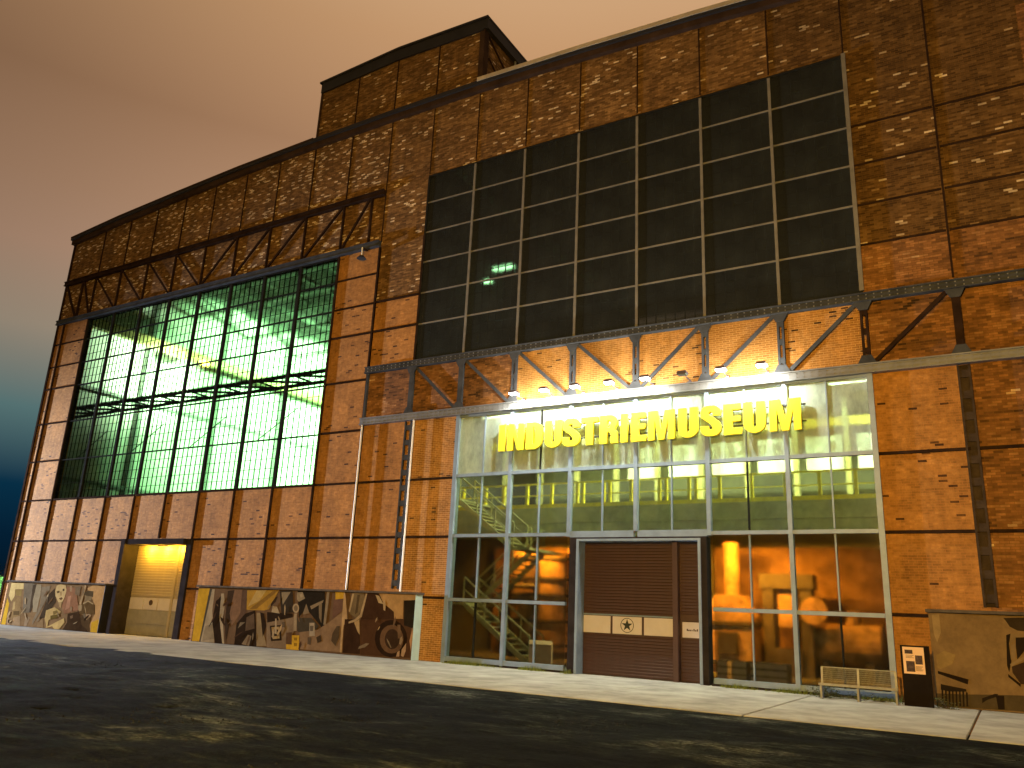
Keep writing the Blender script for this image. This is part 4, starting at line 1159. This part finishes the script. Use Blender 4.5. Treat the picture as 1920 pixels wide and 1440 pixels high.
MURAL_RIGHT = [
((0.27,0.205,0.11),[(16.1,2.25),(19.43,2.29),(19.15,0.03),(16.01,-0.07)]),
((0.38,0.31,0.17),[(16.11,2.25),(16.29,2.26),(16.29,1.8),(16.18,1.55),(16.12,1.75)]),
((0.33,0.26,0.12),[(16.12,1.21),(16.32,1.34),(16.58,1.26),(16.48,1.02),(16.2,0.88),(16.13,0.9)]),
((0.05,0.04,0.025),[(17.75,2.23),(18.56,2.28),(18.52,1.91),(18.03,1.93),(17.87,2.02),(17.81,2.14)]),
((0.025,0.02,0.015),[(17.77,1.81),(17.87,1.85),(17.81,1.6),(17.81,1.23),(17.82,1.19),(17.74,0.91),(17.71,1.07)]),
((0.25,0.2,0.11),[(17.87,1.84),(18.34,1.89),(18.24,1.8),(18.02,1.75),(17.83,1.6)]),
((0.03,0.024,0.018),[(17.97,1.76),(18.24,1.78),(18.2,1.54),(17.95,1.23),(17.95,1.52)]),
((0.27,0.22,0.13),[(17.84,1.58),(17.95,1.6),(17.92,1.26),(17.82,1.23)]),
((0.06,0.042,0.028),[(17.81,1.05),(18.27,1.26),(18.29,0.64),(17.96,0.65),(17.81,0.91)]),
((0.3,0.25,0.15),[(17.78,1.11),(18.2,1.38),(18.19,1.29),(17.79,1.05)]),
((0.03,0.022,0.016),[(17.71,0.87),(17.96,0.65),(17.95,0.58),(17.71,0.8)]),
((0.025,0.02,0.015),[(16.13,0.83),(16.82,0.67),(16.79,0.55),(16.71,0.57),(16.13,0.76)]),
((0.1,0.085,0.05),[(16.04,0.27),(16.72,0.3),(17.37,0.35),(18,0.38),(19.19,0.35),(19.15,0.03),(16.01,-0.07)]),
((0.035,0.03,0.022),[(16.17,0.51),(16.36,0.48),(16.74,0.43),(16.75,0.37),(16.34,0.34),(16.16,0.37)]),
((0.03,0.025,0.018),[(17.08,0.24),(17.37,0.37),(17.44,0.37),(17.42,0.31),(17.19,0.21),(17.07,0.12)]),
((0.025,0.02,0.015),[(17.39,0.33),(17.57,0.34),(17.55,0.02),(17.41,0.01)]),
((0.03,0.025,0.018),[(16.18,0.47),(16.22,0.46),(16.19,-0.04),(16.15,-0.04)]),
((0.03,0.025,0.018),[(16.26,0.45),(16.3,0.45),(16.27,-0.03),(16.23,-0.03)]),
((0.03,0.025,0.018),[(16.34,0.44),(16.38,0.43),(16.35,-0.03),(16.31,-0.03)]),
((0.03,0.025,0.018),[(16.42,0.42),(16.45,0.42),(16.43,-0.02),(16.39,-0.02)]),
((0.03,0.025,0.018),[(16.5,0.4),(16.53,0.4),(16.51,-0.01),(16.47,-0.01)]),
((0.03,0.025,0.018),[(16.58,0.39),(16.61,0.38),(16.59,-0.01),(16.55,-0)]),
((0.03,0.025,0.018),[(16.65,0.37),(16.69,0.37),(16.67,0),(16.63,0)]),
((0.03,0.025,0.018),[(16.73,0.36),(16.77,0.35),(16.75,0.01),(16.71,0.01)]),
]

def mural(name, label, data, x0, x1, z0, z1, depth, end_mat, end_side=True):
    t = thing(name, label, 'mural', ((x0+x1)/2, -0.2, z0))
    ox, oz = (x0+x1)/2, z0
    part('panel_box', MB().box(x0-ox, x1-ox-0.03, -depth+0.015, 0.19, 0, z1-oz-0.02), M['cap'], t)
    mb = MB(); cols = []
    data = [(data[0][0], [(x0-1, z0-1), (x1+1, z0-1), (x1+1, z1+1), (x0-1, z1+1)])]+list(data[1:])
    for i, (c, pts) in enumerate(data):
        pts = [(min(max(x, x0), x1-0.03)-ox, min(max(z, z0+0.01), z1-0.03)-oz) for x, z in pts]
        n0 = len(mb.f)
        y = -depth-0.0006*i
        a = sum(pts[k][0]*pts[(k+1) % len(pts)][1]-pts[(k+1) % len(pts)][0]*pts[k][1] for k in range(len(pts)))
        if a < 0: pts = pts[::-1]
        n = len(mb.v)
        mb.v += [(x, y, z) for x, z in pts]
        mb.f.append(tuple(range(n, n+len(pts)))); mb.t.append(0)
        cols += [c]*(len(mb.f)-n0)
    n_shards = int(13*(x1-x0)/6) if len(data) > 36 else 0      # small angular facets over the big shapes
    for i in range(n_shards):
        cx_, cz_ = random.uniform(x0+0.5, x1-0.5)-ox, random.uniform(0.15, z1-z0-0.35)
        l, wd_, an = random.uniform(.18, .62), random.uniform(.05, .17), random.choice((1.5, 1.3, 1.8, 0.9, 2.3, 0.4))+random.uniform(-.2, .2)
        u, v = (math.cos(an), math.sin(an)), (-math.sin(an), math.cos(an))
        pts = [(cx_+u[0]*l*s+v[0]*wd_*r_, cz_+u[1]*l*s+v[1]*wd_*r_) for s, r_ in ((-.5, -.3), (.1, -.5), (.5, .1), (.2, .5), (-.4, .3))]
        pts = [(min(max(x, x0-ox), x1-ox-.03), min(max(z, .02), z1-z0-.04)) for x, z in pts]
        n = len(mb.v); y = -depth-0.0006*(len(data)+i)
        mb.v += [(x, y, z) for x, z in pts]
        mb.f.append(tuple(range(n, n+5))); mb.t.append(0)
        cols.append(random.choice(((.035, .026, .02), (.05, .035, .025), (.42, .36, .25), (.30, .24, .16), (.16, .11, .07), (.22, .19, .14), (.5, .40, .24), (.08, .05, .035))))
    me = mb.mesh('painting', M['mural'])
    at = me.attributes.new('paint', 'FLOAT_COLOR', 'FACE')
    at.data.foreach_set('color', np.array([(*c, 1) for c in cols], dtype=np.float32).ravel())
    link('painting', me, t)
    part('cap_rail', MB().box(x0-ox-0.06, x1-ox+0.06, -depth-0.12, 0.185, z1-oz-0.018, z1-oz+0.06), M['cap'], t)
    part('end_board', MB().box(x1-ox-0.029, x1-ox, -depth-0.04, 0.19, 0.0, z1-oz-0.019), end_mat, t)
mural('mural', 'long painted mural of abstract workers and machinery left of the entrance', MURAL_MID, -13.55, -1.14, -0.045, 2.32, 0.2, M['blue_end'])
mural('mural', 'short painted mural of crowded figures at the far left corner', MURAL_LEFT, -29.42, -20.5, -0.045, 2.25, 0.2, M['black'])
mural('mural', 'mostly bare tan mural at the right edge of the picture', MURAL_RIGHT, 16.03, 22.0, -0.045, 2.33, 0.2, M['cap'])

# ================================================================== STREET FURNITURE
def sgn():
    t = thing('info_sign', 'black information pillar with cream poster and three dark pictures', 'sign', (15.68, -1.0, -0.05))
    part('panel_body', MB().box(-0.34, 0.34, -0.06, 0.06, 0.0, 1.49), M['sign'], t)
    ps = part('poster', MB().box(-0.285, 0.215, -0.066, -0.0605, 0.79, 1.45), M['paper'], t)
    for x0, x1, z0, z1 in ((-0.235, -0.05, 1.28, 1.38), (0.0, 0.17, 1.03, 1.25), (-0.22, -0.02, 0.84, 1.10)):
        part('printed_picture', MB().box(x0, x1, -0.0685, -0.0665, z0, z1), M['print'], ps)
    tx = MB()
    for i in range(5):
        tx.box(0.0, 0.17-0.02*(i % 3), -0.068, -0.0665, 0.97-i*0.025, 0.98-i*0.025)
    for i in range(3):
        tx.box(-0.22, -0.03-0.03*(i % 2), -0.068, -0.0665, 1.24-i*0.03, 1.25-i*0.03)
    part('text_lines', tx, M['print'], ps, kind='stuff')
sgn()
def bench():
    t = thing('bench', 'galvanised wire mesh bench in front of the dark entrance glazing', 'bench', (14.25, -1.15, -0.05), math.radians(3))
    L = 0.92
    for i, x in enumerate((-L, 0, L)):
        part('leg', MB().box(x-0.025, x+0.025, -0.02, 0.03, 0, 0.36).box(x-0.03, x+0.03, -0.05, 0.30, 0.0, 0.02), M['galv'], t)
        part('back_post', MB().bar((x, 0.24, 0.0), (x, 0.34, 0.80), 0.05, 0.04), M['galv'], t)
    mb = MB().box(-L-0.05, L+0.05, -0.10, -0.06, 0.345, 0.40).box(-L-0.05, L+0.05, 0.24, 0.27, 0.36, 0.39)
    for i in range(7):
        mb.box(-L-0.03, L+0.03, -0.05+i*0.045, -0.042+i*0.045, 0.375, 0.383)
    for i in range(46):
        x = -L+i*2*L/45
        mb.box(x-0.003, x+0.003, -0.06, 0.24, 0.367, 0.375)
    part('seat', mb, M['galv'], t)
    mb = MB().bar((-L, 0.34, 0.80), (L, 0.34, 0.80), 0.03, 0.03)
    for i in range(1, 8):
        z = 0.40+0.40*i/8; y = 0.24+0.10*z/0.8
        mb.bar((-L, y, z), (L, y, z), 0.007, 0.007)
    for i in range(61):
        x = -L+i*2*L/60
        mb.bar((x, 0.292, 0.40), (x, 0.342, 0.80), 0.006, 0.006)
    part('backrest', mb, M['galv'], t)
bench()

# ================================================================== PLANTS
def leaves(pts, size, tilt=1.0):
    n = len(pts)
    mb = MB()
    for (x, y, z), s in zip(pts, size):
        a, b = random.uniform(0, 6.28), random.uniform(-1, 1)*tilt
        u = Vector((math.cos(a), math.sin(a), random.uniform(-.5, .5))).normalized()
        v = u.cross(Vector((random.uniform(-1, 1), random.uniform(-1, 1), 1.0))).normalized()
        p = Vector((x, y, z))
        mb.v += [tuple(p-u*s*.5), tuple(p+v*s*.3), tuple(p+u*s*.5), tuple(p-v*s*.3)]
        k = len(mb.v)
        mb.f.append((k-4, k-3, k-2, k-1)); mb.t.append(random.random())
    return mb
def blades(pts, hs, wd):
    mb = MB()
    for (x, y, z), h in zip(pts, hs):
        a = random.uniform(0, 6.28); l = random.uniform(.1, .6)*h
        dx, dy = math.cos(a), math.sin(a)
        k = len(mb.v)
        mb.v += [(x-dy*wd, y+dx*wd, z), (x+dy*wd, y-dx*wd, z), (x+dx*l, y+dy*l, z+h)]
        mb.f.append((k, k+1, k+2)); mb.t.append(random.random())
    return mb
pts, hs = [], []
for i in range(5200):
    x = random.uniform(-0.1, 15.2)
    d = float(vnoise(x*1.3, 4))
    if 5.3 < x < 9.8 or random.random() > (d*1.7-0.25)*(1 if x < 12.8 else 0.5): continue
    pts.append((x, -0.12-random.random()**2*0.28, -0.05)); hs.append(random.uniform(.03, .14)*(0.6+d))
link('weeds', blades(pts, hs, 0.009).mesh('weeds', M['weed'], True), kind='stuff')
pts, hs = [], []
while len(pts) < 9000:
    x, y = random.uniform(-34, 20), random.uniform(-21, -7.0)
    if random.random() < 0.22: y = -6.95-abs(random.gauss(0, .22))
    d = float(vnoise(x*0.5+9, y*0.8+33))*.65+float(vnoise(x*1.9, y*2.3))*.35
    if random.random() > (d-0.42)*3.2: continue
    pts.append((x, y, -0.14)); hs.append(random.uniform(.02, .06))
link('grass', blades(pts, hs, 0.012).mesh('grass', M['tuft'], True), kind='stuff')
pts = [(random.uniform(-34, 20), random.uniform(-21, -7.1)) for _ in range(30000)]
mb = MB()
for x, y in pts:
    if float(vnoise(x*0.8+3, y*1.1+8)) < random.uniform(0.25, 0.7): continue
    s = random.uniform(.010, .032); k = len(mb.v); tn = random.random()
    mb.v += [(x-s, y, -.1), (x, y-s*.8, -.1), (x+s*1.1, y+.2*s, -.1), (x, y+s, -.1), (x+.2*s, y, -.1+s*.9), (x, y, -.14)]
    for q in ((0, 1, 4), (1, 2, 4), (2, 3, 4), (3, 0, 4)):
        mb.f.append(tuple(k+i for i in q)); mb.t.append(tn)
link('gravel', mb.mesh('gravel', M['pebble'], True), kind='stuff')
def shrub(name, label, cat, c, r, n, sz, mat, trunk_h=0.0, group=None):
    t = thing(name, label, cat, (c[0], c[1], -0.06), 0, group)
    cl = [(random.gauss(0, .45)*r[0], random.gauss(0, .45)*r[1], trunk_h+abs(random.gauss(.45, .28))*r[2]) for _ in range(max(4, n//60))]
    P = []
    for i in range(n):
        q = random.choice(cl)
        P.append((q[0]+random.gauss(0, .20)*r[0], q[1]+random.gauss(0, .20)*r[1], max(0.02, q[2]+random.gauss(0, .14)*r[2])))
    part('foliage' if trunk_h == 0 else 'crown', leaves(P, [random.uniform(.6, 1.4)*sz for _ in P]), mat, t, tone=True)
    mb = MB()
    if trunk_h:
        mb.tube((0, 0, 0), (0.1, 0, trunk_h), 0.16, 0.09)
        for q in cl[:7]: mb.tube((0.1, 0, trunk_h*0.9), q, 0.06, 0.015, 5)
        part('trunk', mb, M['bark'], t)
    else:
        for q in cl: mb.tube((0, 0, 0), q, 0.012, 0.004, 5)
        part('stem', mb, M['bark'], t)
shrub('weed_bush', 'dusty green weed bush at the left end of the bench', 'bush', (13.25, -0.75), (0.45, 0.25, 0.40), 700, 0.05, M['leaf'])
shrub('weed_bush', 'low weeds growing under the middle of the bench', 'bush', (14.35, -0.6), (0.7, 0.15, 0.22), 380, 0.045, M['leaf'])
shrub('weed_bush', 'low pale weeds at the foot of the black information pillar', 'bush', (16.35, -0.85), (0.5, 0.15, 0.25), 360, 0.04, M['leaf'])

# pale lit hedge and a dark tree far away beyond the left corner
t = thing('hedge', 'pale green lit hedge far behind the left corner of the hall', 'hedge', (-108, 40, -0.15))
P = [(random.uniform(-9, 9), random.uniform(-0.8, 0.8)+0.15*math.sin(i), random.uniform(0.05, 3.95)) for i in range(9000)]
part('foliage', leaves(P, [random.uniform(.2, .42) for _ in P]), M['hedge'], t, tone=True)
part('branches', MB().box(-9, 9, -0.25, 0.25, 0, 3.7), M['hedge'], t, tone=True)
t = thing('garden_lamp', 'low green garden lamp in front of the far hedge', 'lamp', (-103.5, 35.2, -0.15))
part('post', MB().tube((0, 0, 0), (0, 0, 0.9), 0.05), M['machine'], t)
part('lamp_head', MB().tube((0, 0, 0.9), (0, 0, 1.1), 0.14, 0.10, 10), M['tube_green'], t)
light('lamp_light', 'POINT', (0, 0, 1.35), 22000, (0.55, 1.0, 0.62), t, 0.2)
shrub('tree', 'dark tree standing behind the pale hedge', 'tree', (-128, 58), (5, 4, 4.5), 2600, 0.5, M['leaf'], 2.6)

# ================================================================== LAMPS
t = thing('hall_floodlight', 'bright greenish white floodlight inside the left hall', 'floodlight', (-28.9, 7.3, 17.0))
part('bracket', MB().box(-0.05, 0.05, -0.05, 0.05, 0.0, 0.75), M['darkframe'], t)
part('lamp_head', MB().box(-0.25, 0.25, -0.5, 0.5, -0.10, 0.0), M['darkframe'], t)
part('lens', MB().box(-0.22, 0.22, -0.45, 0.45, -0.14, -0.101), M['tube_green'], t)
light('lamp_light', 'SPOT', (1.2, 0, -0.6), 15000, (0.66, 1.0, 0.60), t, 0.25, math.radians(132), 0.8, (-1.2, -0.5, -0.6))
light('lamp_light', 'POINT', (0.7, 1.6, 0.5), 120, (1.0, 0.85, 0.10), t, 0.15)  # added yellow glow without a fixture, only tints the crane girder
t = thing('hall_spotlight', 'strong green spotlight high inside the left hall', 'floodlight', (-12.0, 22.0, 19.5))
part('lamp_head', MB().tube((0.25, 0, 0.05), (-0.25, 0, -0.02), 0.22, 0.30, 14), M['darkframe'], t)
part('yoke', MB().box(-0.04, 0.04, -0.04, 0.04, 0.2, 1.6), M['darkframe'], t)
light('lamp_light', 'SPOT', (-0.35, 0, 0), 235000, (0.42, 1.0, 0.42), t, 0.4, math.radians(69), 0.5, (-18.3, -3.6, -4.0))
for i, (x, y, lb) in enumerate(((-19.5, 13.5, 'green tube lamp under the hall roof, nearer the end wall'), (-13.5, 13.5, 'green tube lamp under the hall roof, nearer the middle'))):
    t = thing('hall_tube_lamp', lb, 'lamp', (x, y, 20.9), 0, 'green tube lamps under the hall roof')
    part('housing', MB().box(-1.5, 1.5, -0.12, 0.12, 0, 0.12), M['darkframe'], t)
    part('tube', MB().tube((-1.4, 0, -0.06), (1.4, 0, -0.06), 0.06), M['tube_green'], t)
for i, x in enumerate((-2.5, 1.5, 5.5, 9.5, 13.5)):
    t = thing('gallery_lamp', ['tube lamp over the stair end of the lobby gallery, leftmost', 'tube lamp over the gallery behind the letters IND', 'tube lamp over the gallery behind the letters STRI', 'tube lamp over the gallery behind the letters USEU', 'rightmost tube lamp over the lobby gallery'][i], 'lamp', (x, 6.6, 11.0), 0, 'tube lamps over the gallery')
    part('housing', MB().box(-0.8, 0.8, -0.1, 0.1, 0.0, 0.1), M['boards'], t)
    part('hanger', MB().box(-0.02, 0.02, -0.02, 0.02, 0.1, 0.6), M['darkframe'], t)
    part('tube', MB().tube((-0.75, 0, -0.05), (0.75, 0, -0.05), 0.04), M['tube_white'], t)
    light('lamp_light', 'AREA', (0, 0, -0.10), 950 if x > 4 else (700 if x > 0 else 400), (0.92, 1.0, 0.55), t, 1.4, 0.10)
def gallery_spot(x, p, target, lb):
    """small spotlight hung behind the gallery's edge beam, shining down onto an exhibit"""
    t = thing('orange_spotlight', lb, 'lamp', (x, 5.75, 5.55), 0, 'orange spotlights under the gallery')
    part('stem', MB().box(-0.015, 0.015, -0.015, 0.015, -0.22, 0.0), M['machine'], t)
    part('lamp_head', MB().tube((0, -0.08, -0.20), (0, 0.06, -0.28), 0.05, 0.09, 10), M['machine'], t)
    part('lens', MB().tube((0, 0.062, -0.281), (0, 0.075, -0.288), 0.08, k=10), M['lamp_orange'], t)
    light('lamp_light', 'SPOT', (0, 0.12, -0.31), p, (1.0, 0.38, 0.02), t, 0.08, math.radians(125), 0.6, target)
gallery_spot(-0.6, 2300, (0.3, 1.7, -2.3), 'orange spotlight over the left side of the riveted tank')
gallery_spot(0.9, 2300, (-0.5, 1.7, -2.0), 'orange spotlight over the right side of the riveted tank')
gallery_spot(8.2, 2600, (0.2, 1.8, -2.4), 'orange spotlight over the furnace')
gallery_spot(9.2, 1900, (-0.3, 1.8, -3.4), 'orange spotlight between furnace and press')
gallery_spot(10.6, 1200, (0.2, 1.9, -2.6), 'orange spotlight over the tall press')
gallery_spot(12.4, 300, (0.2, 2.4, -3.6), 'orange spotlight over the dim boiler')
t = thing('door_lamp', 'small orange lamp under the lintel of the side door', 'lamp', (-17.4, 0.22, 4.235))
part('lamp_body', MB().box(-0.35, 0.35, -0.05, 0.05, -0.05, 0.0), M['machine'], t)
part('lens', MB().box(-0.32, 0.32, -0.04, 0.04, -0.07, -0.051), M['lamp_orange'], t)
for x in (-1.2, 0.0, 1.2):
    light('lamp_light', 'POINT', (x, -0.04, -0.16), 190, (1.0, 0.50, 0.03), t, 0.05)
# exhibits behind the glass
def machine(name, label, x, y, build):
    t = thing(name, label, 'machine', (x, y, -0.03), 0, None)
    build(t)
def tank(t):
    part('tank_body', MB().tube((0, 0, 0.3), (0, 0, 4.5), 1.4, k=28), M['rust'], t, smooth=False)
    for z in (0.5, 1.5, 2.6, 3.3, 4.2):
        part('hoop', MB().tube((0, 0, z), (0, 0, z+0.12), 1.45, k=28), M['machine'], t)
    part('pipe', MB().tube((0.6, -1.55, 0), (0.6, -1.55, 4.6), 0.11).tube((0.6, -1.55, 3.0), (-0.6, -1.55, 3.0), 0.11), M['machine'], t)
    part('foot', MB().box(-1.1, 1.1, -1.0, 1.0, 0, 0.3), M['machine'], t)
machine('steel_tank', 'orange lit riveted tank behind the left entrance panes', -0.2, 7.6, tank)
def furnace(t):
    part('furnace_body', MB().box(-0.9, 0.9, -0.7, 0.7, 0.0, 2.1).prism([(-0.9, 2.1), (0.9, 2.1), (0.5, 2.9), (-0.5, 2.9)], -0.7, 0.7), M['rust'], t)
    part('furnace_door', MB().box(-0.4, 0.4, -0.78, -0.705, 0.7, 1.5), M['machine'], t)
    part('flue', MB().tube((0, 0, 2.9), (0, 0, 4.95), 0.3, k=14), M['rust'], t)
    part('band', MB().box(-0.95, 0.95, -0.75, 0.75, 1.75, 1.9).box(-0.95, 0.95, -0.75, 0.75, 0.3, 0.45), M['machine'], t)
machine('furnace', 'orange lit furnace just right of the doorway glass', 8.5, 7.5, furnace)
def press(t):
    part('press_frame', MB().box(-0.9, -0.5, -0.4, 0.4, 0, 3.2).box(0.5, 0.9, -0.4, 0.4, 0, 3.2).box(-1.0, 1.0, -0.45, 0.45, 3.2, 3.75), M['machine'], t)
    part('press_ram', MB().box(-0.35, 0.35, -0.3, 0.3, 1.8, 3.2), M['rust'], t)
    part('press_table', MB().box(-0.5, 0.5, -0.5, 0.5, 0.0, 1.0), M['machine'], t)
    part('hand_wheel', MB().tube((1.0, -0.5, 2.4), (1.0, -0.56, 2.4), 0.5, k=20), M['rust'], t)
machine('press', 'tall machine press with hand wheel behind the right panes', 10.6, 7.8, press)
def boiler(t):
    part('boiler_shell', MB().tube((-1.2, 0, 1.2), (1.2, 0, 1.2), 0.8, k=24), M['rust'], t)
    part('saddle', MB().box(-0.9, -0.6, -0.6, 0.6, 0, 0.7).box(0.6, 0.9, -0.6, 0.6, 0, 0.7), M['machine'], t)
    part('dome', MB().tube((0.2, 0, 1.9), (0.2, 0, 2.5), 0.3, 0.22, 14), M['rust'], t)
machine('boiler', 'dim horizontal boiler far behind the right panes', 12.6, 8.4, boiler)
for xa, xb in ((7.2, 14.5), (-4.0, 4.2)):
    part('brick_screen_wall', MB().box(xa, xb, 9.5, 9.7, -0.03, 4.9), M['dimbrick'], bld)
t = thing('cardboard_box', 'open pale cardboard box on the lobby floor by the stairs', 'box', (3.2, 1.5, -0.03), math.radians(25))
part('box_body', MB().box(-0.40, 0.40, -0.35, 0.35, 0, 0.85), M['card'], t)
part('flap', MB().bar((-0.40, -0.37, 0.85), (0.40, -0.37, 0.85), 0.012, 0.2, (0, 1, 0.9)).box(-0.39, 0.39, -0.34, 0.34, 0.851, 0.86), M['card'], t)
for i, (x, y, wd, lb) in enumerate(((9.75, 3.2, 0.95, 'wooden crate right of the doorway behind glass, left one'), (10.95, 3.2, 1.15, 'wider wooden crate behind glass, right one'))):
    t = thing('wooden_crate', lb, 'crate', (x, y, -0.03))
    mb = MB().box(-wd/2, wd/2, -0.35, 0.35, 0, 0.62)
    part('crate_body', mb, M['rust'], t)
    for z in (0.08, 0.30, 0.52):
        part('board', MB().box(-wd/2-0.01, wd/2+0.01, -0.375, -0.3505, z-0.075, z+0.075), M['card'], t)
# lamp seen through the dark upper window
for x, y, z, l, lb in ((-4.1, 9.0, 20.1, 0.62, 'long lit strip lamp behind the dark upper window'), (-3.75, 7.0, 18.45, 0.22, 'short lit strip lamp behind the dark upper window')):
    t = thing('upper_hall_lamp', lb, 'lamp', (x, y, z), 0, 'strip lamps in the upper hall')
    part('housing', MB().box(-l-.05, l+.05, -0.1, 0.1, 0.0, 0.1), M['darkframe'], t)
    part('tube', MB().box(-l, l, -0.09, 0.09, -0.07, -0.001), M['tube_green'], t)
    part('hanger', MB().box(-0.02, 0.02, -0.02, 0.02, 0.1, 23.2-z), M['darkframe'], t)

# street lamps outside the picture that light the front
def street_lamp(x, y, h, p, c, lens, lb, aim, spot=None):
    t = thing('street_lamp', lb, 'street lamp', (x, y, -0.14), aim, 'street lamps on the forecourt')
    part('pole', MB().tube((0, 0, 0), (0, 0, h), 0.09, 0.05, 10), M['asphalt_pole'], t)
    part('arm', MB().tube((0, 0, h-0.05), (0.9, 0, h+0.15), 0.04), M['asphalt_pole'], t)
    part('lamp_head', MB().box(0.8, 1.5, -0.15, 0.15, h+0.12, h+0.24), M['lampbody'], t)
    part('lens', MB().box(0.85, 1.45, -0.12, 0.12, h+0.08, h+0.119), lens, t)
    if spot:
        light('lamp_light', 'SPOT', (1.15, 0, h-0.08), p, c, t, 0.14, math.radians(spot[0]), 1.0, spot[1])
    else:
        light('lamp_light', 'POINT', (1.15, 0, h-0.08), p, c, t, 0.14)
street_lamp(-60.0, -7.6, 5.6, P_LEFT_LAMP, (0.84, 0.92, 1.12), M['street_glow2'], 'tall street lamp with cool white light left of the hall', 0.0, (50, (40.0, 7.6, 4.6)))
street_lamp(13.8, -33.5, 8.6, P_FRONT_LAMP, (1.0, 0.54, 0.07), M['street_glow'], 'street lamp with orange light in front of the hall', 1.4)
